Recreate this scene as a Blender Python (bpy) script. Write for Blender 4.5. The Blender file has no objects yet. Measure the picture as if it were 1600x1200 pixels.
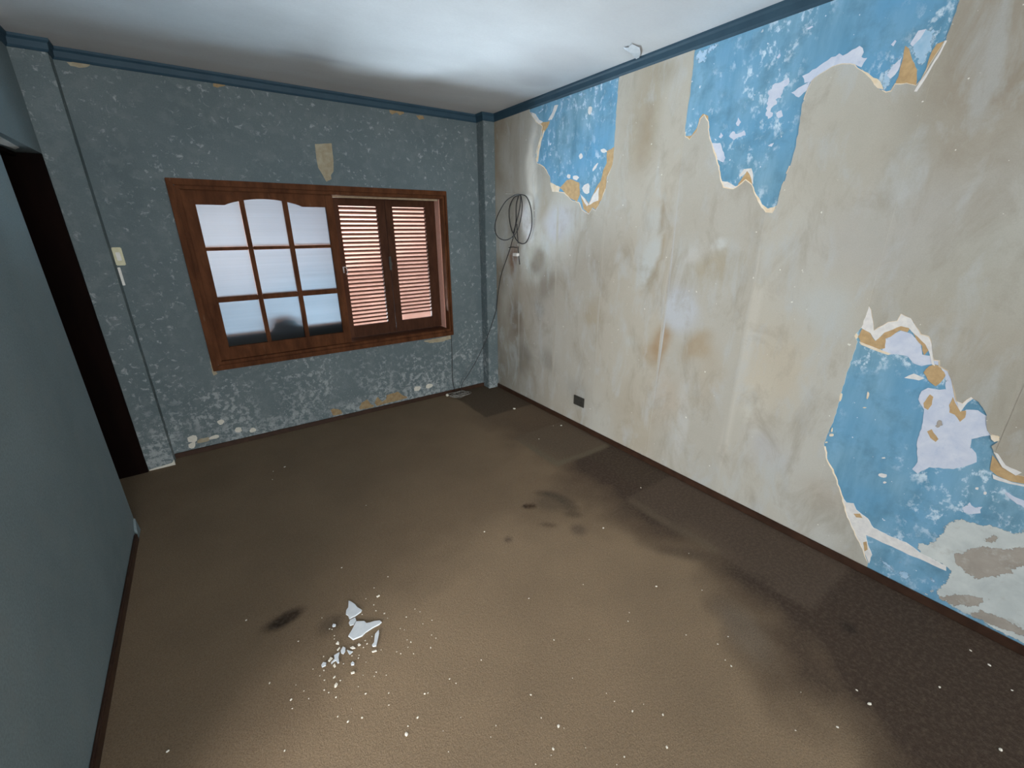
import bpy, bmesh, math, random
import numpy as np
from mathutils import Vector, Matrix, geometry

random.seed(7)
rng = np.random.default_rng(7)
scene = bpy.context.scene
COL = scene.collection

# ------------------------------------------------------------------ camera
FPX = 668.5114
YAW, PITCH, ROLL = -0.6106, -0.3475, -0.0044
CAM = np.array([-2.4182, -3.8304, 1.632])
_cy, _sy = math.cos(YAW), math.sin(YAW)
CF = np.array([-_sy * math.cos(PITCH), _cy * math.cos(PITCH), math.sin(PITCH)])
CR = np.array([_cy, _sy, 0.0])
CU = np.cross(CR, CF)
_c, _s = math.cos(ROLL), math.sin(ROLL)
CR, CU = _c * CR + _s * CU, -_s * CR + _c * CU
cam_data = bpy.data.cameras.new('camera')
cam_data.sensor_width = 36.0
cam_data.lens = FPX / 1600.0 * 36.0
cam_data.clip_start = 0.05
cam = bpy.data.objects.new('camera', cam_data)
COL.objects.link(cam)
cam.matrix_world = Matrix(((CR[0], CU[0], -CF[0], CAM[0]), (CR[1], CU[1], -CF[1], CAM[1]),
                           (CR[2], CU[2], -CF[2], CAM[2]), (0, 0, 0, 1)))
scene.camera = cam

# ------------------------------------------------------------------ world, sun, daylight, exposure
world = bpy.data.worlds.new('sky')
scene.world = world
world.use_nodes = True
_bg = world.node_tree.nodes['Background']
_bg.inputs['Color'].default_value = (0.62, 0.78, 1.0, 1)
_bg.inputs['Strength'].default_value = 1.0

vs = scene.view_settings
vs.view_transform = 'Standard'
vs.look = 'None'
vs.gamma = 1.0
vs.use_curve_mapping = False
vs.exposure = 0.0


def light(name, kind, energy, color, loc, target, size=None, size_y=None, spread=None, angle=None):
    d = bpy.data.lights.new(name, kind)
    d.energy = energy
    d.color = color
    if kind == 'AREA':
        d.shape = 'RECTANGLE'
        d.size = size
        d.size_y = size_y
        if spread:
            d.spread = spread
    if kind == 'SUN':
        d.angle = angle or 0.01
    if kind == 'SPOT':
        d.spot_size = size
        d.spot_blend = 0.6
        d.shadow_soft_size = 0.03
    o = bpy.data.objects.new(name, d)
    COL.objects.link(o)
    o.location = loc
    o.rotation_euler = (Vector(target) - Vector(loc)).to_track_quat('-Z', 'Y').to_euler()
    return o


# sun over the roof onto the terrace and the pink garden wall outside the window
light('sun', 'SUN', 2.4, (1.0, 0.9, 0.78), (-3, -4, 8), (-2.2, -2.0, 0.0), angle=0.02)
# bright terrace and sky below and in front of the shuttered window
light('terrace_daylight', 'AREA', 1500, (0.70, 0.87, 1.0), (-0.9, 1.45, -0.1), (-1.2, 0.0, 1.45), 3.2, 0.8)
# daylight of the open doorway in the left wall beside the camera
light('doorway_daylight', 'AREA', 270, (1.0, 0.97, 0.92), (-5.5, -4.55, 1.45), (-1.3, -2.4, 1.05), 2.2, 1.8)
# daylight of the wide window in the rear wall behind the camera
light('rear_window_daylight', 'AREA', 222, (1.0, 0.99, 0.97), (-1.95, -8.25, 1.55), (-1.7, 0.0, 1.3), 2.0, 1.4)

H = 2.6


# ------------------------------------------------------------------ helpers
def ray(px, py):
    return CF + CR * (px - 800.0) / FPX + CU * (600.0 - py) / FPX


def hit(px, py, axis, val):
    d = ray(px, py)
    t = (val - CAM[axis]) / d[axis]
    return CAM + t * d


def on_right(px, py):
    p = hit(px, py, 0, 0.0)
    return (p[1], p[2])


def on_back(px, py, y=0.0):
    p = hit(px, py, 1, y)
    return (p[0], p[2])


def on_floor(px, py):
    p = hit(px, py, 2, 0.0)
    return (p[0], p[1])


def on_ceil(px, py):
    p = hit(px, py, 2, H)
    return (p[0], p[1])


def s2l(v):
    v = v / 255.0
    return v / 12.92 if v <= 0.04045 else ((v + 0.055) / 1.055) ** 2.4


def rgb(r, g, b, k=1.0):
    return (s2l(r) * k, s2l(g) * k, s2l(b) * k)


def obj(name, me, mat=None, parent=None, loc=None):
    o = bpy.data.objects.new(name, me)
    COL.objects.link(o)
    if mat is not None and len(me.materials) == 0:
        me.materials.append(mat)
    if parent is not None:
        o.parent = parent
    if loc is not None:
        o.location = loc
    return o


def structure(o):
    o['kind'] = 'structure'
    return o


def tag(o, label, cat, group=None):
    o['label'] = label
    o['category'] = cat
    if group:
        o['group'] = group
    return o


def empty(name, loc, label=None, cat=None, group=None):
    o = bpy.data.objects.new(name, None)
    o.empty_display_size = 0.05
    COL.objects.link(o)
    o.location = loc
    if label:
        tag(o, label, cat, group)
    return o


class MB:
    """collects verts and faces for one mesh"""

    def __init__(self):
        self.v, self.f = [], []

    def box(self, x0, x1, y0, y1, z0, z1):
        b = len(self.v)
        self.v += [(x0, y0, z0), (x1, y0, z0), (x1, y1, z0), (x0, y1, z0),
                   (x0, y0, z1), (x1, y0, z1), (x1, y1, z1), (x0, y1, z1)]
        self.f += [(b, b + 3, b + 2, b + 1), (b + 4, b + 5, b + 6, b + 7), (b, b + 1, b + 5, b + 4),
                   (b + 1, b + 2, b + 6, b + 5), (b + 2, b + 3, b + 7, b + 6), (b + 3, b, b + 4, b + 7)]
        return self

    def prism(self, pts3a, pts3b):
        n, b = len(pts3a), len(self.v)
        self.v += list(pts3a) + list(pts3b)
        self.f.append(tuple(range(b + n - 1, b - 1, -1)))
        self.f.append(tuple(range(b + n, b + 2 * n)))
        for i in range(n):
            j = (i + 1) % n
            self.f.append((b + i, b + j, b + n + j, b + n + i))
        return self

    def tube(self, pts, r, seg=7, closed=False):
        P = [Vector(p) for p in pts]
        n, b = len(P), len(self.v)
        up = Vector((0.31, 0.17, 0.93))
        for i in range(n):
            a = P[(i - 1) % n] if (closed or i > 0) else P[i]
            c = P[(i + 1) % n] if (closed or i < n - 1) else P[i]
            t = (c - a).normalized() if (c - a).length > 1e-9 else Vector((0, 0, 1))
            u = t.cross(up)
            if u.length < 1e-3:
                u = t.cross(Vector((1, 0, 0)))
            u.normalize()
            w = t.cross(u)
            for k in range(seg):
                an = 2 * math.pi * k / seg
                self.v.append(tuple(P[i] + r * (math.cos(an) * u + math.sin(an) * w)))
        m = n if closed else n - 1
        for i in range(m):
            for k in range(seg):
                k2 = (k + 1) % seg
                i2 = (i + 1) % n
                self.f.append((b + i * seg + k, b + i * seg + k2, b + i2 * seg + k2, b + i2 * seg + k))
        if not closed:
            self.f.append(tuple(b + k for k in range(seg)))
            self.f.append(tuple(b + (n - 1) * seg + k for k in range(seg - 1, -1, -1)))
        return self

    def mesh(self, name, bevel=0.0, origin=None, smooth=False):
        me = bpy.data.meshes.new(name)
        v = self.v
        if origin is not None:
            v = [(a - origin[0], b - origin[1], c - origin[2]) for a, b, c in v]
        me.from_pydata(v, [], self.f)
        bm = bmesh.new()
        bm.from_mesh(me)
        bmesh.ops.recalc_face_normals(bm, faces=bm.faces)
        if bevel > 0:
            bmesh.ops.bevel(bm, geom=list(bm.edges), offset=bevel, segments=2, affect='EDGES', clamp_overlap=True)
        bm.to_mesh(me)
        bm.free()
        if smooth:
            for p in me.polygons:
                p.use_smooth = True
        return me


def spline(pts, n=8, closed=False):
    P = [Vector(p) for p in pts]
    out = []
    N = len(P)
    rngi = range(N) if closed else range(N - 1)
    for i in rngi:
        p0 = P[(i - 1) % N] if (closed or i > 0) else P[i]
        p1, p2 = P[i], P[(i + 1) % N]
        p3 = P[(i + 2) % N] if (closed or i < N - 2) else P[i + 1]
        for k in range(n):
            t = k / n
            out.append(0.5 * ((2 * p1) + (p2 - p0) * t + (2 * p0 - 5 * p1 + 4 * p2 - p3) * t * t
                              + (3 * p1 - p0 - 3 * p2 + p3) * t * t * t))
    if not closed:
        out.append(P[-1])
    return out


def ragged(poly, amp, step, closed=True):
    """subdivide a 2-D outline and shake it so that it reads as torn paper"""
    out = []
    n = len(poly)
    for i in range(n if closed else n - 1):
        a, b = np.array(poly[i]), np.array(poly[(i + 1) % n])
        L = np.linalg.norm(b - a)
        m = max(1, int(L / step))
        nrm = np.array([-(b - a)[1], (b - a)[0]]) / max(L, 1e-9)
        for k in range(m):
            p = a + (b - a) * k / m
            if k > 0:
                p = p + nrm * random.uniform(-amp, amp)
            out.append((float(p[0]), float(p[1])))
    if not closed:
        out.append(tuple(map(float, poly[-1])))
    return out


def inside(poly, X, Y):
    P = np.asarray(poly)
    r = np.zeros(X.shape, bool)
    j = len(P) - 1
    for i in range(len(P)):
        yi, yj = P[i, 1], P[j, 1]
        if yi != yj:
            c = ((yi > Y) != (yj > Y)) & (X < (P[j, 0] - P[i, 0]) * (Y - yi) / (yj - yi) + P[i, 0])
            r ^= c
        j = i
    return r


def fill_poly(poly):
    """triangulate a simple 2-D polygon -> index triples"""
    n = len(poly)
    vs_, es, fs, *_ = geometry.delaunay_2d_cdt([Vector(p) for p in poly], [(i, (i + 1) % n) for i in range(n)], [], 0, 1e-6)
    V = np.array([(v.x, v.y) for v in vs_])
    F = np.array([tuple(f) for f in fs])
    cen = V[F].mean(1)
    return V, F[inside(poly, cen[:, 0], cen[:, 1])]


def blob(X, Y, cx, cy, rx, ry, rot=0.0, soft=1.0):
    c, s = math.cos(rot), math.sin(rot)
    u = ((X - cx) * c + (Y - cy) * s) / rx
    v = (-(X - cx) * s + (Y - cy) * c) / ry
    d = np.sqrt(u * u + v * v)
    return np.clip((1 + soft / 2 - d) / soft, 0, 1) ** 1.5


def softbox(X, Y, x0, x1, y0, y1, e):
    f = lambda t: np.clip(t / e + 0.5, 0, 1)
    return f(X - x0) * f(x1 - X) * f(Y - y0) * f(y1 - Y)


def vnoise(X, Y, scale, seed):
    r = np.random.default_rng(seed)
    G = r.random((64, 64))
    x, y = X * scale, Y * scale
    xi, yi = np.floor(x).astype(int), np.floor(y).astype(int)
    fx, fy = x - xi, y - yi
    fx, fy = fx * fx * (3 - 2 * fx), fy * fy * (3 - 2 * fy)
    g = lambda a, b: G[a % 64, b % 64]
    return (g(xi, yi) * (1 - fx) + g(xi + 1, yi) * fx) * (1 - fy) + (g(xi, yi + 1) * (1 - fx) + g(xi + 1, yi + 1) * fx) * fy


def fnoise(X, Y, scale, seed):
    return (vnoise(X, Y, scale, seed) + 0.5 * vnoise(X, Y, scale * 2.1, seed + 1) + 0.25 * vnoise(X, Y, scale * 4.3, seed + 2)) / 1.75


def lay(colr, mask, target, k=1.0):
    return colr + (np.array(target) - colr) * (np.clip(mask * k, 0, 1))[:, None]


def set_colors(me, name, C):
    at = me.attributes.new(name, 'FLOAT_COLOR', 'POINT')
    A = np.ones((len(C), 4), np.float32)
    A[:, :3] = C
    at.data.foreach_set('color', A.ravel())


# ------------------------------------------------------------------ materials
class NT:
    def __init__(self, name, rough=0.8, spec=0.3):
        self.m = bpy.data.materials.new(name)
        self.m.use_nodes = True
        self.nt = self.m.node_tree
        self.b = self.nt.nodes['Principled BSDF']
        self.b.inputs['Roughness'].default_value = rough
        self.b.inputs['Specular IOR Level'].default_value = spec
        self.pos = self.nt.nodes.new('ShaderNodeNewGeometry').outputs['Position']

    def mapped(self, scale=(1, 1, 1), src=None, rot=(0, 0, 0)):
        n = self.nt.nodes.new('ShaderNodeMapping')
        n.inputs['Scale'].default_value = scale
        n.inputs['Rotation'].default_value = rot
        self.nt.links.new(src or self.pos, n.inputs['Vector'])
        return n.outputs['Vector']

    def noise(self, scale, detail=4, rough=0.6, vec=None, dist=0.0):
        n = self.nt.nodes.new('ShaderNodeTexNoise')
        n.inputs['Scale'].default_value = scale
        n.inputs['Detail'].default_value = detail
        n.inputs['Roughness'].default_value = rough
        n.inputs['Distortion'].default_value = dist
        self.nt.links.new(vec or self.pos, n.inputs['Vector'])
        return n.outputs['Fac']

    def ramp(self, fac, a, b, lo=0.0, hi=1.0):
        n = self.nt.nodes.new('ShaderNodeMapRange')
        n.inputs['From Min'].default_value = a
        n.inputs['From Max'].default_value = b
        n.inputs['To Min'].default_value = lo
        n.inputs['To Max'].default_value = hi
        n.clamp = True
        self.nt.links.new(fac, n.inputs['Value'])
        return n.outputs['Result']

    def math(self, op, a, b):
        n = self.nt.nodes.new('ShaderNodeMath')
        n.operation = op
        for i, v in enumerate((a, b)):
            if isinstance(v, (int, float)):
                n.inputs[i].default_value = v
            else:
                self.nt.links.new(v, n.inputs[i])
        return n.outputs[0]

    def mix(self, fac, a, b, mode='MIX'):
        n = self.nt.nodes.new('ShaderNodeMix')
        n.data_type = 'RGBA'
        n.blend_type = mode
        for sock, v in ((n.inputs[0], fac), (n.inputs[6], a), (n.inputs[7], b)):
            if isinstance(v, (int, float)):
                sock.default_value = v
            elif isinstance(v, tuple):
                sock.default_value = (v[0], v[1], v[2], 1)
            else:
                self.nt.links.new(v, sock)
        return n.outputs[2]

    def attr(self, name):
        n = self.nt.nodes.new('ShaderNodeAttribute')
        n.attribute_name = name
        return n.outputs['Color']

    def sep(self, vec=None):
        n = self.nt.nodes.new('ShaderNodeSeparateXYZ')
        self.nt.links.new(vec or self.pos, n.inputs[0])
        return n.outputs

    def color(self, c):
        if isinstance(c, tuple):
            self.b.inputs['Base Color'].default_value = (c[0], c[1], c[2], 1)
        else:
            self.nt.links.new(c, self.b.inputs['Base Color'])
        return self

    def bump(self, h, strength=0.3, dist=0.003):
        n = self.nt.nodes.new('ShaderNodeBump')
        n.inputs['Strength'].default_value = strength
        n.inputs['Distance'].default_value = dist
        self.nt.links.new(h, n.inputs['Height'])
        self.nt.links.new(n.outputs[0], self.b.inputs['Normal'])
        return self


def simple(name, c1, c2, scale=20, rough=0.7, spec=0.3, bump=0.2, dist=0.001, stretch=None):
    t = NT(name, rough, spec)
    vec = t.mapped(stretch) if stretch else None
    n = t.noise(scale, 5, 0.6, vec)
    t.color(t.mix(t.ramp(n, 0.3, 0.7), c1, c2))
    t.bump(n, bump, dist)
    return t.m


WK = 1.27   # right-wall photo colour -> albedo

# blue plaster behind the wallpaper
t = NT('blue_plaster', 0.85, 0.2)
streak = t.noise(1.0, 5, 0.6, t.mapped((1, 9, 2.0)))
big = t.noise(2.2, 3, 0.5)
c = t.mix(t.ramp(streak, 0.35, 0.68), rgb(90, 132, 154, WK), rgb(130, 168, 190, WK))
c = t.mix(t.ramp(big, 0.35, 0.7), c, rgb(92, 146, 182, WK))
scuff = t.noise(16, 6, 0.7, t.mapped((1, 1.4, 1.0), rot=(0.7, 0, 0)))
zone = t.noise(2.6, 2, 0.5, t.mapped((1, 1, 1.3)))
c = t.mix(t.math('MULTIPLY', t.ramp(scuff, 0.53, 0.62, 0, 0.9), t.ramp(zone, 0.44, 0.6)), c, rgb(190, 208, 220, WK))
chip = t.noise(30, 3, 0.55)
c = t.mix(t.ramp(chip, 0.70, 0.73), c, rgb(205, 214, 220, WK))
dk = t.noise(7, 5, 0.65)
c = t.mix(t.ramp(dk, 0.5, 0.72, 0, 0.6), c, rgb(78, 116, 136, WK))
t.color(c)
t.bump(scuff, 0.25, 0.002)
M_BLUE = t.m

# wallpaper: stains come from the 'tint' attribute
t = NT('grey_beige_wallpaper', 0.75, 0.25)
fine = t.noise(260, 3, 0.7)
mid = t.noise(9, 6, 0.65)
c = t.attr('tint')
c = t.mix(t.ramp(mid, 0.3, 0.7, 0, 0.16), c, rgb(185, 184, 176, WK))
mott = t.noise(3.2, 6, 0.68, t.mapped((1, 1.5, 0.8)), 0.6)
c = t.mix(t.ramp(mott, 0.5, 0.68, 0, 0.5), c, rgb(136, 128, 114, WK))
mot2 = t.noise(4.4, 5, 0.62, t.mapped((1, 1.7, 0.7), rot=(0.2, 0, 0)), 0.4)
c = t.mix(t.ramp(mot2, 0.52, 0.66, 0, 0.5), c, rgb(172, 178, 180, WK))
c = t.mix(t.ramp(fine, 0.35, 0.65, 0.0, 0.14), c, rgb(120, 116, 104, WK))
spk = t.noise(38, 2, 0.5)
c = t.mix(t.ramp(spk, 0.745, 0.765), c, rgb(205, 206, 198, WK))
t.color(c)
t.bump(t.math('ADD', fine, t.math('MULTIPLY', mid, 2.0)), 0.25, 0.0015)
M_PAPER = t.m

M_WHITE = simple('white_torn_paper', rgb(196, 196, 196, WK), rgb(214, 213, 210, WK), 40, 0.8, 0.2, 0.2)
M_CREAM = simple('cream_paper_edge', rgb(205, 188, 158, WK), rgb(216, 208, 194, WK), 30, 0.8, 0.2, 0.2)
M_ORANGE = simple('ochre_backing', rgb(164, 139, 103, WK), rgb(184, 157, 118, WK), 40, 0.85, 0.15, 0.3)


def film(name, c1, c2, c3, scale, gain, cut, c3amt=0.5):
    """thin flaking coat: it breaks up towards its rim ('edge' = 0 on the rim, 1 inside)"""
    t = NT(name, 0.85, 0.15)
    n = t.noise(scale, 6, 0.65, None, 0.3)
    c = t.mix(t.ramp(n, 0.3, 0.7), c1, c2)
    k = t.noise(scale * 1.7, 6, 0.7)
    c = t.mix(t.ramp(k, 0.56, 0.68, 0, c3amt), c, c3)
    t.color(c)
    t.bump(n, 0.3, 0.0015)
    e = t.attr('edge')
    h = t.math('ADD', t.math('MULTIPLY', e, gain), t.math('SUBTRACT', t.noise(45, 6, 0.7), 0.5))
    t.nt.links.new(t.ramp(h, cut, cut + 0.06), t.b.inputs['Alpha'])
    return t.m


M_PALE = film('pale_blue_skim', rgb(176, 186, 205, WK), rgb(198, 204, 216, WK), rgb(160, 176, 200, WK), 14, 0.6, -0.17)
M_PALEB = film('pale_blue_paint', rgb(134, 172, 198, WK), rgb(172, 194, 212, WK), rgb(196, 208, 218, WK), 12, 0.55, 0.08)
M_LIME = film('pale_grey_plaster', rgb(166, 174, 174, WK), rgb(192, 198, 196, WK), rgb(150, 148, 142, WK), 7, 0.8, 0.06, 0.45)
M_STAIN = film('grey_brown_plaster', rgb(140, 134, 125, WK), rgb(160, 154, 146, WK), rgb(176, 178, 174, WK), 10, 0.7, 0.10, 0.6)


# back and left wall paint
def grey_paint(name, flecks):
    t = NT(name, 0.8, 0.15)
    big = t.noise(1.6, 4, 0.6)
    fine = t.noise(130, 3, 0.75)
    c = t.mix(t.ramp(big, 0.3, 0.7), *(((0.120, 0.158, 0.170), (0.165, 0.206, 0.218)) if flecks else ((0.165, 0.215, 0.235), (0.215, 0.27, 0.29))))
    c = t.mix(t.ramp(fine, 0.35, 0.65, 0, 0.32), c, (0.07, 0.095, 0.105))
    blotch = t.noise(11, 5, 0.6)
    c = t.mix(t.ramp(blotch, 0.5, 0.62, 0, 0.4), c, (0.19, 0.225, 0.235))
    if flecks:
        z = t.sep()[2]
        low = t.ramp(z, 0.05, 0.8, 1.0, 0.0)
        th = t.ramp(low, 0.0, 1.0, 0.0, 0.12)
        fl = t.math('ADD', t.noise(24, 5, 0.7, dist=0.4), th)
        gate = t.ramp(t.noise(3.0, 3, 0.5), 0.36, 0.56)
        c = t.mix(t.math('MULTIPLY', t.ramp(fl, 0.57, 0.66, 0, 0.6), gate), c, (0.42, 0.46, 0.47))
        fl2 = t.math('ADD', t.noise(60, 4, 0.7), th)
        c = t.mix(t.ramp(fl2, 0.68, 0.74, 0, 0.55), c, (0.46, 0.50, 0.51))
    else:
        sc = t.noise(5, 4, 0.7, t.mapped((1, 3, 9), rot=(0.5, 0, 0)))
        c = t.mix(t.ramp(sc, 0.66, 0.72, 0, 0.25), c, (0.30, 0.34, 0.35))
    t.color(c)
    t.bump(t.math('ADD', fine, blotch), 0.25, 0.002)
    return t.m


M_GREYW = grey_paint('flecked_blue_grey_paint', True)
M_GREYL = grey_paint('plain_blue_grey_paint', False)
M_TRIM = simple('dark_blue_cornice_paint', (0.021, 0.055, 0.086), (0.031, 0.074, 0.110), 8, 0.6, 0.35, 0.15)
M_BARE = simple('bare_tan_plaster', rgb(142, 118, 86), rgb(166, 148, 116), 30, 0.9, 0.1, 0.3)
M_BAREP = simple('bare_cream_plaster', rgb(172, 166, 146), rgb(150, 138, 114), 24, 0.9, 0.1, 0.3)
M_CHIPW = simple('chipped_white_plaster', rgb(200, 198, 186), rgb(222, 220, 210), 60, 0.9, 0.1, 0.2)

# ceiling
t = NT('stained_ceiling_paint', 0.8, 0.2)
c = t.attr('tint')
n1 = t.noise(1.3, 5, 0.6, t.mapped((1, 1.6, 1)))
c = t.mix(t.ramp(n1, 0.42, 0.7, 0, 0.35), c, (0.50, 0.50, 0.51))
n2 = t.noise(70, 3, 0.6)
c = t.mix(t.ramp(n2, 0.4, 0.7, 0, 0.08), c, (0.4, 0.4, 0.4))
t.color(c)
t.bump(n1, 0.15, 0.004)
M_CEIL = t.m

# carpet
t = NT('worn_brown_carpet', 0.95, 0.1)
c = t.attr('tint')
f1 = t.noise(190, 3, 0.8)
f2 = t.noise(60, 4, 0.7)
f3 = t.noise(2.2, 5, 0.6)
c = t.mix(t.ramp(f3, 0.3, 0.7, 0.0, 0.22), c, (0.06, 0.048, 0.036))
c = t.mix(t.ramp(f1, 0.38, 0.62, 0.42, 0.0), c, (0.03, 0.022, 0.016))
c = t.mix(t.ramp(f2, 0.45, 0.75, 0.0, 0.25), c, (0.24, 0.19, 0.14))
t.color(c)
t.bump(t.math('ADD', f1, f2), 0.6, 0.004)
M_CARPET = t.m

M_WOOD = None
t = NT('red_brown_varnished_wood', 0.6, 0.06)
g = t.noise(14, 6, 0.65, t.mapped((1, 1, 0.25)))
g2 = t.noise(60, 4, 0.6, t.mapped((0.3, 1, 0.3)))
c = t.mix(t.ramp(g, 0.3, 0.7), (0.055, 0.019, 0.008), (0.135, 0.052, 0.022))
c = t.mix(t.ramp(g2, 0.55, 0.8, 0, 0.45), c, (0.05, 0.02, 0.012))
w = t.noise(9, 4, 0.6, t.mapped((3, 1, 0.7)))
c = t.mix(t.ramp(w, 0.66, 0.76, 0, 0.5), c, (0.20, 0.15, 0.11))
t.color(c)
t.bump(g2, 0.2, 0.0008)
M_WOOD = t.m
M_WOODD = simple('dark_brown_shutter_wood', (0.045, 0.018, 0.010), (0.085, 0.036, 0.02), 20, 0.7, 0.1, 0.2, stretch=(1, 1, 0.3))
M_SLAT = simple('pinkish_shutter_slat', (0.030, 0.012, 0.008), (0.050, 0.020, 0.013), 12, 0.9, 0.0, 0.1, stretch=(0.4, 1, 2))
M_DARKW = simple('near_black_door_wood', (0.004, 0.002, 0.0018), (0.008, 0.0035, 0.0025), 14, 0.8, 0.05, 0.2, stretch=(1, 1, 0.2))
M_BASE = simple('dark_baseboard_wood', (0.030, 0.014, 0.008), (0.055, 0.026, 0.015), 16, 0.5, 0.35, 0.2)
M_STUCCO = simple('salmon_stucco', (0.50, 0.24, 0.17), (0.64, 0.33, 0.24), 1.6, 0.95, 0.0, 0.6, 0.004)
M_REVEAL = simple('lit_salmon_plaster', (0.80, 0.42, 0.32), (0.88, 0.50, 0.39), 30, 0.9, 0.05, 0.6, 0.004)  # same salmon as the stucco, lightened to put daylight into the colour
M_TERR = simple('pale_terrace_tiles', (0.45, 0.40, 0.36), (0.58, 0.52, 0.46), 6, 0.8, 0.2, 0.2)
M_BLACK = simple('black_cable_rubber', (0.018, 0.019, 0.02), (0.035, 0.036, 0.038), 50, 0.5, 0.4, 0.1)
M_GREYC = simple('dusty_grey_cable', (0.24, 0.23, 0.21), (0.34, 0.32, 0.29), 60, 0.6, 0.3, 0.1)
M_PLAST = simple('cream_plastic', rgb(196, 194, 160), rgb(214, 212, 182), 40, 0.5, 0.4, 0.05)
M_WPLAST = simple('lintel_glint_white', rgb(214, 214, 208), rgb(230, 230, 226), 40, 0.5, 0.4, 0.05)
M_OUT = simple('dark_grey_plastic', (0.035, 0.034, 0.030), (0.06, 0.058, 0.05), 50, 0.5, 0.4, 0.05)
M_FLAKE = simple('white_plaster_flake', (0.60, 0.65, 0.70), (0.70, 0.74, 0.78), 40, 0.85, 0.15, 0.2)
M_CRUMB = simple('cream_plaster_crumb', (0.74, 0.70, 0.60), (0.88, 0.85, 0.77), 90, 0.85, 0.15, 0.2)
M_METAL = simple('dull_metal', (0.25, 0.24, 0.22), (0.36, 0.35, 0.33), 60, 0.4, 0.6, 0.05)

# frosted panes
t = NT('frosted_pane', 0.35, 0.3)
tr = t.nt.nodes.new('ShaderNodeBsdfTranslucent')
tr.inputs['Color'].default_value = (0.075, 0.092, 0.108, 1)
gl = t.nt.nodes.new('ShaderNodeBsdfRefraction')
gl.inputs['Color'].default_value = (0.88, 0.95, 1.0, 1)
gl.inputs['Roughness'].default_value = 0.32
gl.inputs['IOR'].default_value = 1.03
gs = t.nt.nodes.new('ShaderNodeBsdfGlossy')
gs.inputs['Roughness'].default_value = 0.25
gs.inputs['Color'].default_value = (0.8, 0.85, 0.9, 1)
m1 = t.nt.nodes.new('ShaderNodeMixShader')
m1.inputs[0].default_value = 0.2
t.nt.links.new(tr.outputs[0], m1.inputs[1])
t.nt.links.new(gl.outputs[0], m1.inputs[2])
m2 = t.nt.nodes.new('ShaderNodeMixShader')
m2.inputs[0].default_value = 0.02
t.nt.links.new(m1.outputs[0], m2.inputs[1])
t.nt.links.new(gs.outputs[0], m2.inputs[2])
tp = t.nt.nodes.new('ShaderNodeBsdfTransparent')
tp.inputs['Color'].default_value = (0.9, 0.97, 1.0, 1)
m3 = t.nt.nodes.new('ShaderNodeMixShader')
m3.inputs[0].default_value = 0.19
t.nt.links.new(m2.outputs[0], m3.inputs[1])
t.nt.links.new(tp.outputs[0], m3.inputs[2])
slat_stripe = t.noise(1.0, 3, 0.6, t.mapped((0.8, 1, 70)))  # light and dark stripes of unbuilt slats, painted into the panes
t.nt.links.new(t.mix(t.ramp(slat_stripe, 0.35, 0.7), (0.050, 0.062, 0.070), (0.068, 0.080, 0.089)), tr.inputs['Color'])
t.nt.links.new(m3.outputs[0], t.nt.nodes['Material Output'].inputs['Surface'])
M_PANE = t.m

# ------------------------------------------------------------------ room constants
XL = -3.024           # left wall face
YR = -8.0             # rear wall
PX1, PY = -2.870, -0.117    # pilaster
CX, CY = -0.120, -0.116     # corner column
D1N, D1F, D1H = -0.9086, -0.117, 2.04      # doorway beside the pilaster
D2N, D2F, D2H = -3.95, -2.76, 2.12         # doorway beside the camera
WX0, WX1, WZ0, WZ1 = -2.503, -0.468, 0.628, 1.957   # window casing, outer
HX0, HX1, HZ0, HZ1 = WX0 + 0.045, WX1 - 0.024, WZ0 + 0.045, WZ1 - 0.045   # hole in the wall


# ------------------------------------------------------------------ floor (carpet)
def grid_mesh(name, x0, x1, y0, y1, step, z, flip=False):
    nx, ny = int((x1 - x0) / step) + 1, int((y1 - y0) / step) + 1
    gx, gy = np.linspace(x0, x1, nx), np.linspace(y0, y1, ny)
    X, Y = np.meshgrid(gx, gy, indexing='ij')
    V = np.stack([X.ravel(), Y.ravel(), np.full(X.size, z)], 1)
    i, j = np.meshgrid(np.arange(nx - 1), np.arange(ny - 1), indexing='ij')
    a = (i * ny + j).ravel()
    F = np.stack([a, a + ny, a + ny + 1, a + 1], 1)
    if flip:
        F = F[:, ::-1]
    me = bpy.data.meshes.new(name)
    me.vertices.add(len(V))
    me.vertices.foreach_set('co', V.ravel())
    me.loops.add(F.size)
    me.loops.foreach_set('vertex_index', F.ravel().astype(np.int32))
    me.polygons.add(len(F))
    me.polygons.foreach_set('loop_start', np.arange(0, F.size, 4, dtype=np.int32))
    me.polygons.foreach_set('loop_total', np.full(len(F), 4, dtype=np.int32))
    me.update()
    me.validate()
    return me, X.ravel(), Y.ravel()


me, X, Y = grid_mesh('floor', -4.5, 0.0, YR, 0.0, 0.018, 0.0)
C = np.tile(np.array((0.250, 0.180, 0.115)), (len(X), 1))
wob = fnoise(X, Y, 3.5, 3) - 0.5
# trodden paler area in front of the doorway, its pool of light also painted in
d = np.hypot((X + 1.62) / 0.98, (Y + 2.98) / 0.98) + wob * 0.55
C = lay(C, np.clip((1.12 - d) / 0.30, 0, 1), (0.345, 0.252, 0.162), 0.8)
# darker, less trodden strip along the right wall, light falloff also painted in
C = lay(C, np.clip((X + 0.78 + wob * 0.5 + np.clip(-Y - 3.0, 0, 9) * 0.5) / 0.35, 0, 1) * np.clip((-Y - 0.2) / 1.6, 0, 1), (0.054, 0.036, 0.028), 0.92)
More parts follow.
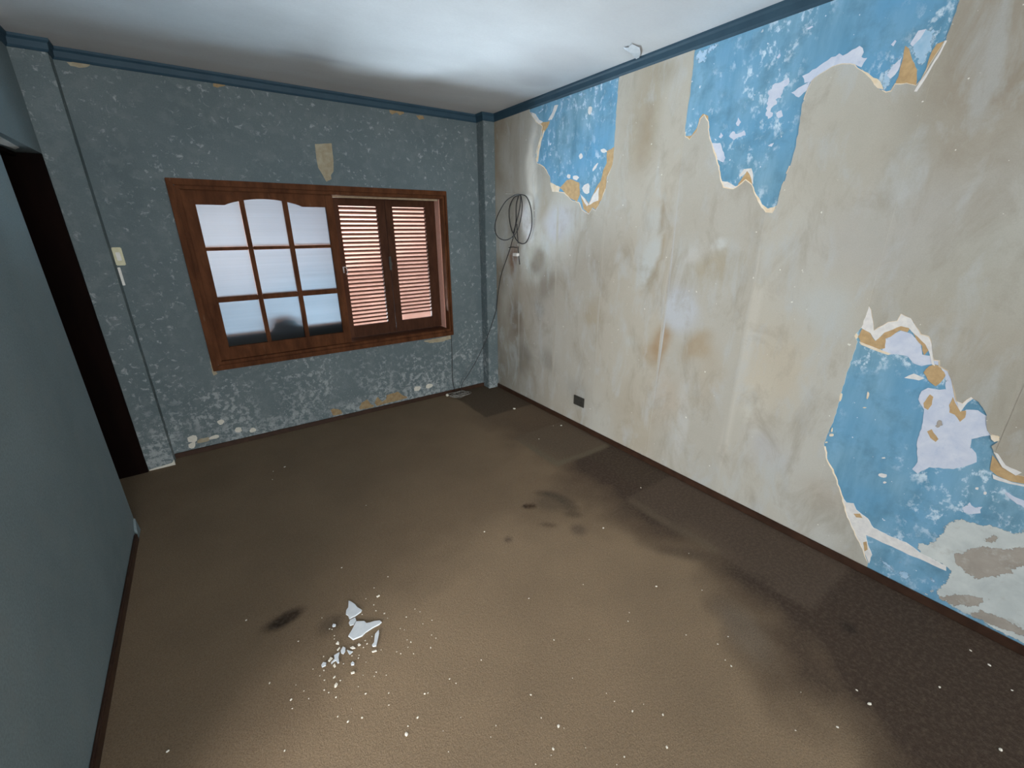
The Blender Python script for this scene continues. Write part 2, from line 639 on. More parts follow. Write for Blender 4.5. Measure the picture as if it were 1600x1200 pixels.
# marks where furniture stood along the right wall
C = lay(C, softbox(X + wob * .02, Y, -0.585, -0.02, -1.765, -1.215, 0.02), (0.165, 0.126, 0.088), 0.7)
e = softbox(X + wob * .03, Y + wob * .03, -0.60, -0.04, -1.79, -1.22, 0.02) - softbox(X, Y + wob * .03, -0.53, 0.02, -1.735, -1.2, 0.03)
C = lay(C, np.clip(e, 0, 1) * np.clip((-1.25 - Y) / 0.2, 0, 1), (0.185, 0.155, 0.105), 0.75)
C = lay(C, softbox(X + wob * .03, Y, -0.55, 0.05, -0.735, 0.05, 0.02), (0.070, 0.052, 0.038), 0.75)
C = lay(C, softbox(X, Y + wob * .04, -0.30, 0.05, -2.33, -1.79, 0.05), (0.074, 0.056, 0.040), 0.55)
C = lay(C, softbox(X + wob * .1, Y, -0.48, 0.05, -3.4, -2.335, 0.03), (0.135, 0.100, 0.075), 0.6)
e = softbox(X + wob * .05, Y, -0.50, -0.44, -2.95, -2.36, 0.03)
C = lay(C, e, (0.175, 0.140, 0.095), 0.45)


def floor_blob(px, py, rx, ry, rot, col, k, soft=0.7):
    global C
    x, y = on_floor(px, py)
    C = lay(C, blob(X + wob * rx * .7, Y - wob * ry * .7, x, y, rx, ry, rot, soft), col, k)


floor_blob(447, 967, 0.085, 0.040, 0.10, (0.035, 0.022, 0.014), 0.95, 0.6)
floor_blob(436, 975, 0.035, 0.025, 0.0, (0.020, 0.014, 0.010), 0.8, 0.8)
floor_blob(520, 975, 0.06, 0.05, 0.3, (0.08, 0.062, 0.044), 0.6, 0.9)
floor_blob(829, 791, 0.046, 0.026, -0.5, (0.050, 0.024, 0.010), 0.95, 0.6)
floor_blob(820, 791, 0.018, 0.014, -0.5, (0.022, 0.012, 0.007), 0.9, 0.7)
for q in [(850, 771), (864, 772), (876, 777), (886, 784), (893, 793), (896, 803)]:
    floor_blob(q[0], q[1], 0.055, 0.035, -0.8, (0.055, 0.045, 0.032), 0.55, 0.9)
floor_blob(868, 786, 0.12, 0.09, -0.6, (0.078, 0.063, 0.047), 0.5, 0.9)
floor_blob(858, 820, 0.05, 0.02, -0.8, (0.09, 0.066, 0.04), 0.6, 0.9)
floor_blob(905, 828, 0.05, 0.05, 0, (0.09, 0.07, 0.055), 0.55, 0.9)
floor_blob(794, 843, 0.026, 0.022, 0, (0.09, 0.066, 0.05), 0.7, 0.8)
floor_blob(1327, 981, 0.035, 0.035, 0, (0.03, 0.022, 0.018), 0.8, 0.9)
floor_blob(1180, 905, 0.10, 0.04, -0.8, (0.07, 0.05, 0.038), 0.5, 0.9)
floor_blob(1065, 865, 0.16, 0.05, -0.9, (0.08, 0.06, 0.045), 0.5, 1.0)
floor_blob(1165, 985, 0.08, 0.16, -0.5, (0.24, 0.195, 0.15), 0.5, 0.9)
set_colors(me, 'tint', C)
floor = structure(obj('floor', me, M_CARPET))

# ------------------------------------------------------------------ ceiling
me, X, Y = grid_mesh('ceiling', -4.5, 0.0, YR, 0.0, 0.03, H, True)
C = np.tile(np.array((0.74, 0.75, 0.76)), (len(X), 1))
wob = fnoise(X, Y, 3.0, 11) - 0.5


def ceil_blob(px, py, rx, ry, rot, col, k, soft=0.9):
    global C
    x, y = on_ceil(px, py)
    C = lay(C, blob(X + wob * .15, Y + wob * .15, x, y, rx, ry, rot, soft), col, k)


ceil_blob(880, 95, 0.35, 0.25, 0.5, (0.56, 0.54, 0.54), 0.5)
ceil_blob(840, 125, 0.18, 0.12, 0.2, (0.54, 0.52, 0.53), 0.5)
ceil_blob(500, 92, 0.22, 0.05, 0.0, (0.5, 0.5, 0.52), 0.5)
ceil_blob(1000, 30, 0.3, 0.4, 0, (0.6, 0.6, 0.61), 0.6)
# shadow band along the window wall, painted into the ceiling colour
C = lay(C, np.clip((Y + 0.26 + wob * 0.10) / 0.06, 0, 1), (0.66, 0.60, 0.58), 0.3)
set_colors(me, 'tint', C)
ceiling = structure(obj('ceiling', me, M_CEIL))
mb = MB()
mb.box(-4.6, 0.3, YR - 0.2, 0.45, H + 0.002, H + 0.2)
roof = structure(obj('ceiling_slab', mb.mesh('ceiling_slab'), M_TERR))
# curl of white paint peeling off next to the cornice
fl = [on_ceil(*p) for p in [(974, 73), (982, 72), (987, 62), (988, 68), (1000, 72), (1001, 80), (998, 92), (994, 90), (985, 79), (976, 76)]]
V, F = fill_poly(fl)
mb = MB()
for i in range(len(V)):
    mb.v.append((V[i, 0], V[i, 1], H - 0.003 - 0.004 * (i % 3)))
mb.f = [tuple(f) for f in F]
obj('peeling_paint_flake', mb.mesh('peeling_paint_flake'), M_FLAKE, ceiling)

# ------------------------------------------------------------------ walls
# right wall: blue plaster, then remnants, then wallpaper drops
me = MB().box(0.0, 0.2, YR - 0.15, 0.25, 0, H).mesh('wall_right')
wall_right = structure(obj('wall_right', me, M_BLUE))

A0 = (820, 130, 5.456)
B0 = (1060, 60, 4.286)
B1 = (1230, 0, 5.517)
C0 = (1280, 460, 5.0)
C1 = (1280, 680, 3.529)


def tr_(base, pts):
    return [(base[0] + x / base[2], base[1] + y / base[2]) for x, y in pts]


holeA_px = tr_(A0, [(45, 250), (70, 290), (100, 335), (150, 370), (140, 440), (115, 530), (95, 600), (100, 680), (165, 720),
                    (215, 800), (220, 870), (235, 925), (290, 930), (340, 940), (400, 1000), (460, 1020), (490, 1085), (545, 1120),
                    (575, 1070), (605, 1090), (650, 1010), (690, 900), (700, 830), (740, 720), (755, 660), (765, 540), (775, 400), (785, 200), (800, 20)])
holeB_px = tr_(B0, [(112, 78), (95, 220), (75, 400), (45, 600), (45, 660), (75, 680), (125, 620), (150, 540), (175, 515), (200, 560),
                    (205, 640), (235, 760), (270, 860), (285, 960), (300, 1000), (370, 1010), (410, 985), (450, 950), (490, 980),
                    (515, 1050), (545, 1110), (585, 1165), (630, 1170), (660, 1120), (690, 1010), (740, 880), (790, 720), (825, 480)]) + \
    tr_(B1, [(130, 900), (215, 700), (290, 640), (390, 580), (470, 555), (580, 560), (640, 610), (720, 680), (780, 760), (850, 800),
             (900, 790), (935, 730), (1030, 720), (1110, 740), (1160, 690), (1230, 560), (1310, 440), (1370, 350), (1420, 200), (1460, 100), (1490, 0)])
holeC_px = [(1356, 879), (1345, 853), (1331, 824), (1322, 802), (1314, 773), (1305, 745), (1291, 717), (1288, 692)] + \
    tr_(C0, [(110, 1000), (160, 830), (210, 640), (300, 370), (275, 320), (330, 260), (390, 90), (410, 120), (430, 280), (500, 240),
             (540, 215), (610, 205), (640, 150), (720, 185), (760, 250), (800, 310), (860, 325), (885, 400), (900, 510), (945, 515),
             (945, 560), (1010, 595), (1045, 700), (1075, 830), (1120, 850), (1190, 800), (1250, 840), (1310, 940), (1320, 1060),
             (1345, 1090), (1410, 1110), (1400, 1150)]) + tr_(C1, [(950, 60), (965, 95), (1010, 170), (1080, 215), (1129, 225)])
hA = [on_right(*p) for p in holeA_px]
hA = [(hA[0][0] + 0.01, 2.585)] + hA + [(hA[-1][0], 2.585)]
hB = [on_right(*p) for p in holeB_px]
hB = [(hB[0][0], 2.585)] + hB + [(-3.185, 2.585)]
hC = [on_right(*p) for p in holeC_px]
hC = [(hC[0][0] - 0.005, 0.012)] + hC + [(-3.85, 0.90), (-4.1, 0.95), (-4.35, 0.8), (-4.5, 0.4), (-4.55, 0.012)]
holes = [ragged(h, 0.0025, 0.016) for h in (hA, hB, hC)]

seams = [-0.50, -1.02, -1.545, -2.112, -2.645, -3.172, -3.70, -4.23, -4.76, -5.29, -5.82, -6.35, -6.88, -7.41]
y_lo, y_hi, z_lo, z_hi = YR, CY, 0.01, 2.592
pts, edges = [], []


def add_loop(loop, closed=True):
    b = len(pts)
    pts.extend(loop)
    n = len(loop)
    for i in range(n if closed else n - 1):
        edges.append((b + i, b + (i + 1) % n))


add_loop([(y_lo, z_lo), (y_hi, z_lo), (y_hi, z_hi), (y_lo, z_hi)])
for s in seams:
    add_loop([(s, z_lo), (s, z_hi)], False)
for h in holes:
    add_loop(h)
for a in np.arange(y_lo + 0.012, y_hi, 0.028 * 1.0):
    for b in np.arange(z_lo + 0.013, z_hi, 0.028):
        pts.append((float(a), float(b)))
cv, ce, cf, *_ = geometry.delaunay_2d_cdt([Vector(p) for p in pts], edges, [], 0, 1e-5)
CV = np.array([(v.x, v.y) for v in cv])
CT = np.array([tuple(f) for f in cf if len(f) == 3])
cen = CV[CT].mean(1)
keep = np.ones(len(CT), bool)
for h in holes:
    keep &= ~inside(h, cen[:, 0], cen[:, 1])
CT, cen = CT[keep], cen[keep]

Xw, Zw = CV[:, 0], CV[:, 1]
wn = fnoise(Xw, Zw, 4.0, 21) - 0.5
PC = np.tile(np.array(rgb(162, 161, 154, WK)), (len(Xw), 1))


def wall_blob(px, py, ry, rz, colr, k, soft=0.8, rot=0.0):
    global PC
    y, z = on_right(px, py)
    PC = lay(PC, blob(Xw + wn * 0.16, Zw - wn * 0.16, y, z, ry, rz, rot, soft), rgb(*colr, WK), k)


# long soft vertical drifts of tone, one per drop
drop_tone = {0: (150, 144, 132), 1: (160, 157, 148), 2: (163, 160, 150), 3: (168, 163, 150), 4: (165, 163, 154), 5: (176, 174, 164), 6: (160, 159, 150), 7: (160, 158, 150)}
drop_id = np.searchsorted(-np.array(seams), -Xw)
for k, v in drop_tone.items():
    PC = lay(PC, (drop_id == k).astype(float), rgb(*v, WK), 0.55)
PC = lay(PC, np.clip((fnoise(Xw * 3, Zw, 1.2, 31) - 0.5) * 4, 0, 1), rgb(176, 178, 174, WK), 0.5)
PC = lay(PC, np.clip((fnoise(Xw * 2, Zw, 1.0, 41) - 0.5) * 4, 0, 1), rgb(152, 142, 124, WK), 0.45)
# damp brown marks near the corner
PC = lay(PC, np.clip((Xw + 0.34 + wn * .25) / 0.2, 0, 1) * np.clip((1.45 - Zw) / 0.2, 0, 1), rgb(112, 100, 86, WK), 0.75)
PC = lay(PC, np.clip((Xw + 0.40 + wn * .3) / 0.2, 0, 1) * np.clip((Zw - 1.9) / 0.2, 0, 1), rgb(128, 112, 90, WK), 0.7)
PC = lay(PC, np.clip((Xw + 0.95 + wn * .5) / 0.5, 0, 1) * np.clip((0.75 - Zw) / 0.5, 0, 1), rgb(120, 119, 112, WK), 0.65)
for b in [
    (832, 270, .06, .35, (206, 204, 196), .95, .7), (824, 350, .09, .20, (210, 211, 212), .95, .6), (850, 330, .04, .25, (150, 140, 124), .7, .7),
    (800, 408, .07, .12, (112, 80, 56), .95, .9), (838, 412, .10, .10, (98, 88, 76), .8, .9), (806, 500, .12, .25, (98, 86, 74), .7, .9), (815, 560, .16, .14, (104, 100, 92), .7, .9),
    (870, 350, .16, .12, (170, 173, 182), .75, .8), (855, 440, .10, .14, (118, 112, 102), .6, .9), (845, 480, .06, .12, (112, 106, 96), .5, .9),
    (925, 380, .20, .22, (150, 146, 136), .6, 1), (960, 350, .10, .18, (162, 160, 152), .5, 1),
    (1013, 410, .09, .14, (174, 182, 184), .8, .8), (1018, 350, .10, .10, (172, 178, 178), .7, .9),
    (1031, 345, .016, .16, (140, 128, 108), .75, .8), (1027, 400, .025, .12, (146, 132, 108), .7, .8), (1025, 430, .03, .05, (138, 130, 112), .7, .8),
    (1065, 480, .13, .17, (174, 182, 192), .85, .7), (1075, 400, .10, .12, (170, 174, 172), .6, 1),
    (1125, 381, .035, .04, (184, 190, 190), .9, .5), (1085, 397, .06, .05, (178, 180, 178), .8, .8), (1120, 420, .16, .08, (150, 140, 116), .6, 1),
    (1035, 535, .07, .12, (148, 124, 94), .85, .8), (1020, 555, .10, .10, (150, 132, 106), .7, .9), (1088, 545, .07, .09, (152, 134, 106), .75, .8),
    (930, 490, .10, .12, (148, 136, 112), .6, 1), (985, 535, .05, .05, (170, 174, 170), .7, .9),
    (860, 560, .14, .10, (120, 118, 112), .6, 1), (900, 610, .14, .14, (140, 140, 136), .6, 1),
    (1062, 660, .045, .30, (178, 180, 178), .75, .7), (1040, 620, .12, .2, (166, 156, 142), .6, 1), (1100, 590, .10, .2, (162, 152, 134), .5, 1),
    (1190, 500, .10, .5, (176, 172, 160), .6, 1), (1178, 640, .07, .25, (186, 186, 178), .7, .8), (1200, 700, .16, .1, (166, 168, 170), .7, 1),
    (1215, 580, .14, .25, (180, 170, 150), .5, 1), (1280, 490, .14, .14, (172, 178, 178), .7, .8), (1240, 400, .18, .25, (172, 174, 170), .5, 1),
    (1410, 350, .3, .25, (160, 160, 158), .6, 1), (1330, 230, .2, .25, (160, 158, 148), .5, 1), (1420, 230, .06, .35, (158, 160, 154), .5, 1),
    (1020, 170, .10, .3, (150, 142, 124), .6, 1), (1010, 215, .06, .15, (142, 128, 106), .5, 1), (1040, 110, .1, .06, (140, 132, 116), .6, 1),
    (1560, 60, .25, .4, (140, 132, 118), .85, 1), (1000, 190, .14, .35, (146, 134, 114), .6, 1), (1540, 420, .2, .25, (158, 158, 148), .5, 1), (1560, 640, .2, .2, (146, 144, 134), .5, 1),
    (1290, 770, .12, .10, (160, 152, 140), .5, 1), (1300, 840, .10, .08, (178, 180, 176), .7, .9), (1230, 790, .16, .06, (176, 178, 174), .6, 1),
]:
    wall_blob(*b)
# paler torn strip beside a seam
y0s = -2.655
PC = lay(PC, softbox(Xw + (Zw - 0.9) * 0.03, Zw, y0s - 0.045, y0s + 0.002, 0.32, 1.32, 0.012), rgb(188, 186, 178, WK), 0.5)

used = np.full(len(CV), -1)
edge_count = {}
for ti, tri in enumerate(CT):
    for a, b in ((tri[0], tri[1]), (tri[1], tri[2]), (tri[2], tri[0])):
        edge_count.setdefault((min(a, b), max(a, b)), []).append(ti)
tri_drop = np.searchsorted(-np.array(seams), -cen[:, 0])
for dnum in range(len(seams) + 1):
    idx = np.where(tri_drop == dnum)[0]
    if len(idx) == 0:
        continue
    T = CT[idx]
    vid = np.unique(T)
    remap = {int(v): i for i, v in enumerate(vid)}
    off = 0.0024 + 0.0007 * (dnum % 2)
    curl = np.zeros(len(vid))
    verts = [(-off - curl[i], float(CV[v, 0]), float(CV[v, 1])) for i, v in enumerate(vid)]
    cols = [PC[v] for v in vid]
    faces = [tuple(remap[int(v)] for v in tri) for tri in T]
    # thickness along every open edge of the drop
    inset = set(idx.tolist())
    cnt = {}
    for tri in T:
        for a, b in ((tri[0], tri[1]), (tri[1], tri[2]), (tri[2], tri[0])):
            k = (min(a, b), max(a, b))
            cnt[k] = cnt.get(k, 0) + 1
    back = {}
    for (a, b), n in cnt.items():
        if n == 1:
            for q in (a, b):
                if q not in back:
                    back[q] = len(verts)
                    verts.append((-0.0002, float(CV[q, 0]), float(CV[q, 1])))
                    cols.append(np.array(rgb(205, 196, 176, WK)))
            faces.append((remap[int(a)], remap[int(b)], back[b], back[a]))
    me = bpy.data.meshes.new('wallpaper_drop')
    me.from_pydata(verts, [], faces)
    bm = bmesh.new()
    bm.from_mesh(me)
    bmesh.ops.recalc_face_normals(bm, faces=bm.faces)
    bm.to_mesh(me)
    bm.free()
    set_colors(me, 'tint', np.array(cols))
    obj('wallpaper_drop', me, M_PAPER, wall_right)


def wall_patch(name, pts2, mat, off, amp=0.002, step=0.014, thick=True):
    """thin remnant lying on the right wall; pts2 are (y, z)"""
    poly = ragged(pts2, amp, step)
    n = len(poly)
    P = np.array(poly)
    lo, hi = P.min(0), P.max(0)
    g = max(0.006, min(0.03, float((hi - lo).min()) / 6))
    GX, GY = np.meshgrid(np.arange(lo[0] + g / 2, hi[0], g), np.arange(lo[1] + g / 2, hi[1], g))
    GX, GY = GX.ravel(), GY.ravel()
    A, B = P, np.roll(P, -1, 0)

    def rim(X, Y):
        Q = np.stack([X, Y], 1)[:, None, :]
        AB = (B - A)[None]
        tt = np.clip(((Q - A[None]) * AB).sum(2) / np.maximum((AB ** 2).sum(2), 1e-12), 0, 1)
        return np.sqrt((((A[None] + tt[..., None] * AB) - Q) ** 2).sum(2)).min(1)

    ok = inside(poly, GX, GY) & (rim(GX, GY) > g * 0.4) if len(GX) else np.zeros(0, bool)
    ins = [(float(a), float(b)) for a, b in zip(GX[ok], GY[ok])]
    vs_, es, fs, *_ = geometry.delaunay_2d_cdt([Vector(p) for p in poly + ins], [(i, (i + 1) % n) for i in range(n)], [], 0, 1e-6)
    V = np.array([(v.x, v.y) for v in vs_])
    F = np.array([tuple(f) for f in fs if len(f) == 3])
    c_ = V[F].mean(1)
    F = F[inside(poly, c_[:, 0], c_[:, 1])]
    E_ = np.clip(rim(V[:, 0], V[:, 1]) / 0.035, 0, 1)
    mb = MB()
    mb.v = [(-off, float(a), float(b)) for a, b in V]
    mb.f = [tuple(int(q) for q in f) for f in F]
    b0 = len(mb.v)
    mb.v += [(-off, a, b) for a, b in poly] + [(-0.0001, a, b) for a, b in poly]
    for i in range(n):
        j = (i + 1) % n
        mb.f.append((b0 + i, b0 + j, b0 + n + j, b0 + n + i))
    me = mb.mesh(name)
    ev = np.zeros(len(mb.v))
    ev[:len(E_)] = E_
    set_colors(me, 'edge', np.repeat(ev[:, None], 3, 1))
    return obj(name, me, mat, wall_right)


def px_patch(name, base, pp, mat, off, amp=0.002, step=0.014):
    return wall_patch(name, [on_right(*q) for q in (tr_(base, pp) if base else pp)], mat, off, amp, step)


def oval(base, cx, cy, rx, ry, rot=0.0, n=10):
    out = []
    for i in range(n):
        a = 2 * math.pi * i / n
        k = random.uniform(0.75, 1.15)
        x, y = rx * k * math.cos(a), ry * k * math.sin(a)
        out.append((cx + x * math.cos(rot) - y * math.sin(rot), cy + x * math.sin(rot) + y * math.cos(rot)))
    return out


OB, WP, PP = 'ochre_backing_remnant', 'white_paper_remnant', 'pale_plaster_remnant'
# patch A
px_patch(OB, A0, [(300, 890), (360, 825), (400, 820), (465, 850), (470, 950), (445, 1010), (395, 985), (340, 930)], M_ORANGE, 0.0012)
px_patch(OB, A0, [(700, 580), (768, 540), (762, 650), (738, 720), (700, 800), (690, 900), (650, 1000), (605, 1080), (575, 1060), (545, 1110), (500, 1070), (480, 960), (520, 990),
                  (545, 1030), (575, 960), (610, 890), (650, 830), (670, 740), (700, 680)], M_ORANGE, 0.0012)
px_patch(OB, A0, [(100, 335), (150, 335), (215, 325), (195, 375), (150, 440), (150, 370)], M_ORANGE, 0.0012)
px_patch(WP, A0, [(580, 960), (632, 885), (628, 1000), (600, 1010), (545, 1040)], M_WHITE, 0.0016)
px_patch(WP, A0, [(470, 940), (510, 980), (545, 1035), (530, 1050), (490, 985)], M_WHITE, 0.0016)
px_patch(WP, A0, [(215, 845), (300, 885), (290, 935), (235, 930)], M_CREAM, 0.0016)
px_patch(WP, A0, [(55, 245), (95, 265), (120, 310), (155, 330), (140, 345), (100, 335), (70, 290)], M_WHITE, 0.0016)
px_patch(WP, A0, [(200, 315), (235, 250), (255, 190), (285, 185), (265, 240), (230, 312)], M_WHITE, 0.0016)
px_patch(WP, A0, [(95, 270), (170, 195), (190, 185), (150, 240), (115, 275)], M_PALEB, 0.0010)
px_patch(WP, A0, [(120, 520), (150, 440), (160, 400), (172, 405), (140, 500), (122, 600), (112, 675), (98, 660), (102, 600)], M_CREAM, 0.0014)
for o_ in [(555, 230, 17, 42, 0.2), (480, 625, 17, 26, 0.2), (375, 795, 18, 18, 0), (435, 805, 28, 22, 0), (525, 900, 32, 48, 0.1), (675, 575, 26, 20, 0.3), (600, 715, 10, 40, 0.6)]:
    px_patch(WP, A0, oval(A0, *o_), M_WHITE, 0.0008, 0.001)
for o_ in [(490, 95, 45, 22, -0.2), (350, 138, 62, 14, -0.3), (765, 180, 10, 36, 0.3), (610, 80, 18, 34, -0.2), (705, 455, 8, 34, 0.7)]:
    px_patch(WP, A0, oval(A0, *o_), M_PALEB, 0.0008, 0.001)
# patch B
px_patch(OB, B0, [(45, 655), (90, 650), (125, 600), (140, 540), (165, 505), (200, 520), (208, 600), (190, 600), (175, 530), (150, 560), (128, 625), (75, 685)], M_ORANGE, 0.0012)
px_patch(OB, B0, [(400, 975), (435, 925), (460, 888), (482, 920), (495, 975), (450, 955), (410, 990)], M_ORANGE, 0.0012)
px_patch(WP, B0, [(205, 640), (225, 700), (280, 700), (315, 800), (300, 830), (262, 810), (238, 770)], M_PALE, 0.0010)
px_patch(WP, B0, [(285, 955), (330, 960), (380, 990), (410, 985), (370, 1012), (300, 1002)], M_WHITE, 0.0014)
px_patch(WP, B0, [(405, 920), (440, 875), (490, 870), (500, 920), (500, 978), (484, 930), (462, 895), (420, 925)], M_WHITE, 0.0010)
px_patch(WP, B0, [(513, 1045), (535, 1060), (560, 1110), (600, 1140), (640, 1130), (662, 1115), (630, 1172), (585, 1168), (545, 1112)], M_CREAM, 0.0014)
px_patch(WP, B0, [(605, 350), (650, 300), (740, 262), (745, 290), (700, 350), (690, 400), (650, 410), (660, 440), (620, 470), (630, 520), (600, 540), (585, 500), (600, 420)], M_PALE, 0.0008, 0.006, 0.01)
px_patch(WP, B0, [(655, 500), (690, 480), (700, 520), (670, 535)], M_PALE, 0.0008, 0.004, 0.01)
px_patch(WP, B0, [(340, 655), (365, 622), (395, 640), (440, 615), (450, 650), (400, 660), (370, 682)], M_PALE, 0.0008, 0.004, 0.01)
px_patch(WP, B0, [(385, 570), (400, 530), (420, 560), (405, 590)], M_PALE, 0.0008, 0.004, 0.01)
px_patch(WP, B0, [(270, 660), (285, 630), (300, 650), (285, 670)], M_PALE, 0.0008, 0.003, 0.01)
px_patch(WP, B0, [(115, 90), (200, 50), (270, 25), (275, 70), (190, 110), (190, 145), (140, 180), (112, 150)], M_PALEB, 0.0008, 0.006, 0.01)
px_patch(WP, B0, [(655, 130), (680, 100), (685, 115), (665, 140)], M_PALE, 0.0008)
px_patch(WP, B0, [(600, 720), (640, 700), (625, 725)], M_PALE, 0.0008, 0.003, 0.01)
px_patch(OB, B1, [(928, 742), (960, 660), (1000, 500), (1018, 395), (1052, 420), (1080, 520), (1120, 600), (1112, 735), (1030, 722)], M_ORANGE, 0.0012)
px_patch(OB, B1, [(1200, 590), (1250, 440), (1290, 380), (1368, 348), (1330, 420), (1250, 540), (1165, 690)], M_ORANGE, 0.0012)
px_patch(WP, B1, [(1380, 352), (1365, 350), (1300, 470), (1215, 610), (1150, 700), (1095, 790), (1120, 790), (1180, 700), (1250, 580), (1330, 450)], M_WHITE, 0.0034, 0.001)
px_patch(WP, B1, [(1055, 390), (1130, 262), (1250, 235), (1292, 280), (1270, 360), (1215, 540), (1140, 590), (1110, 520), (1065, 470)], M_PALEB, 0.0008, 0.003)
px_patch(WP, B1, [(1060, 380), (1130, 265), (1200, 250), (1150, 330), (1080, 400)], M_PALE, 0.0010, 0.003)
px_patch(WP, B1, [(130, 655), (250, 590), (350, 520), (450, 460), (480, 480), (560, 430), (625, 395), (660, 450), (640, 490), (690, 500), (640, 580), (590, 560), (470, 555), (390, 580), (280, 645),
                  (215, 705), (150, 715)], M_PALE, 0.0008, 0.004, 0.012)
px_patch(WP, B1, [(35, 800), (130, 740), (200, 700), (170, 780), (100, 840)], M_PALE, 0.0008, 0.004, 0.012)
px_patch(WP, B1, [(640, 590), (720, 650), (800, 700), (830, 770), (780, 762), (720, 682)], M_CREAM, 0.0012)
px_patch(WP, B1, [(780, 690), (860, 590), (940, 500), (1000, 470), (980, 580), (920, 690), (850, 790), (810, 770)], M_PALEB, 0.0007, 0.005, 0.012)
px_patch(WP, B1, [(860, 650), (920, 560), (990, 490), (960, 600), (890, 680)], M_PALE, 0.0009, 0.005, 0.012)
px_patch(WP, B1, [(165, 250), (215, 222), (225, 232), (185, 255)], M_PALE, 0.0008, 0.002)
px_patch(WP, B1, [(895, 385), (930, 345), (942, 355), (915, 400)], M_PALE, 0.0008, 0.002)
px_patch(WP, B1, [(200, 880), (250, 700), (195, 740), (140, 890)], M_CREAM, 0.0012, 0.001)
# patch C
px_patch(WP, C0, [(330, 262), (390, 92), (410, 120), (430, 282), (500, 242), (540, 217), (610, 207), (640, 152), (720, 187), (760, 252), (800, 312), (860, 327), (885, 402), (905, 560), (880, 545),
                  (865, 470), (830, 390), (770, 330), (700, 262), (640, 248), (510, 298), (440, 362), (400, 300)], M_WHITE, 0.0017)
px_patch(OB, C0, [(305, 330), (340, 262), (400, 305), (440, 365), (510, 298), (640, 246), (712, 262), (690, 295), (630, 280), (560, 330), (520, 345), (515, 420), (460, 432), (400, 402), (325, 375)], M_ORANGE, 0.0013)
px_patch(OB, C0, [(725, 285), (780, 335), (852, 400), (852, 440), (820, 475), (805, 400), (760, 352)], M_ORANGE, 0.0013)
px_patch(PP, C0, [(515, 340), (640, 283), (722, 308), (792, 380), (805, 470), (880, 480), (890, 545), (800, 560), (740, 540), (690, 480), (600, 465), (545, 472), (495, 440)], M_PALE, 0.0009)
px_patch(WP, C0, [(310, 368), (400, 400), (480, 432), (560, 462), (540, 474), (470, 450), (330, 395)], M_CREAM, 0.0015, 0.001)
px_patch(OB, C0, [(815, 610), (860, 560), (900, 546), (942, 560), (988, 632), (945, 692), (910, 718), (850, 670)], M_ORANGE, 0.0013)
px_patch(WP, C0, [(895, 512), (948, 513), (946, 562), (1012, 595), (1048, 700), (1085, 850), (1040, 860), (990, 740), (985, 640), (940, 555), (905, 545)], M_PALE, 0.0010)
px_patch(WP, C0, [(665, 652), (740, 618), (825, 655), (780, 672)], M_WHITE, 0.0010)
px_patch(PP, C0, [(775, 820), (800, 755), (850, 730), (940, 745), (985, 740), (1060, 790), (1080, 860), (1105, 925), (1150, 900), (1240, 905), (1308, 950), (1310, 1060), (1340, 1100), (1270, 1110),
                  (1190, 1130), (1180, 1190), (1225, 1240), (1230, 1310), (1150, 1340), (1050, 1365), (860, 1350), (770, 1400), (725, 1365), (768, 1310), (765, 1150), (800, 1050), (820, 900)], M_PALE, 0.0009)
px_patch(OB, C0, [(815, 850), (865, 780), (892, 800), (880, 862), (850, 902), (820, 885)], M_ORANGE, 0.0013)
px_patch(OB, C0, [(843, 1070), (880, 1053), (932, 1130), (910, 1152), (870, 1122)], M_ORANGE, 0.0013)
px_patch(OB, C0, [(1015, 865), (1045, 800), (1065, 850), (1100, 912), (1148, 908), (1140, 962), (1100, 995), (1060, 940), (1018, 922)], M_ORANGE, 0.0013)
px_patch(WP, C0, [(1078, 825), (1120, 850), (1190, 800), (1215, 808), (1160, 845), (1105, 918), (1085, 880)], M_WHITE, 0.0017, 0.001)
px_patch(PP, C0, [(900, 990), (950, 965), (985, 1010), (940, 1050), (905, 1035)], M_STAIN, 0.0012)
px_patch(WP, C0, [(1338, 1098), (1400, 1103), (1408, 1140), (1370, 1152), (1345, 1130)], M_CREAM, 0.0033, 0.001)
px_patch(OB, C1, [(955, 110), (1010, 172), (1080, 217), (1140, 226), (1160, 275), (1060, 255), (980, 222), (942, 190)], M_ORANGE, 0.0012)
px_patch(WP, C1, [(962, 92), (985, 100), (1030, 165), (1118, 205), (1085, 222), (1010, 176)], M_WHITE, 0.0033, 0.001)
px_patch(WP, C1, [(955, 215), (1000, 235), (1060, 258), (1160, 280), (1160, 290), (1050, 268), (960, 240)], M_WHITE, 0.0014, 0.001)
px_patch(WP, C1, [(118, 325), (150, 370), (190, 375), (205, 410), (270, 460), (300, 510), (400, 560), (480, 590), (560, 650), (700, 722), (700, 748), (600, 702), (480, 652), (400, 612), (330, 582),
                  (258, 550), (268, 600), (292, 660), (275, 707), (232, 612), (180, 510), (150, 430)], M_WHITE, 0.0016)
px_patch(OB, C1, [(190, 432), (225, 432), (240, 456), (205, 452)], M_ORANGE, 0.0018, 0.001)
px_patch(OB, C1, [(243, 590), (262, 585), (268, 630), (250, 640)], M_ORANGE, 0.0018, 0.001)
px_patch(PP, C1, [(715, 480), (780, 455), (900, 490), (1000, 510), (1080, 540), (1180, 480), (1400, 700), (1500, 1290), (1340, 1262), (1129, 1150), (900, 1030), (660, 905), (560, 868), (640, 850), (700, 800), (720, 745),
                  (560, 655), (500, 590), (590, 600), (650, 560), (680, 525)], M_LIME, 0.0007, 0.006, 0.02)
px_patch(PP, C1, [(790, 400), (830, 370), (860, 400), (900, 395), (890, 430), (830, 435), (800, 425)], M_PALE, 0.0008, 0.004, 0.01)
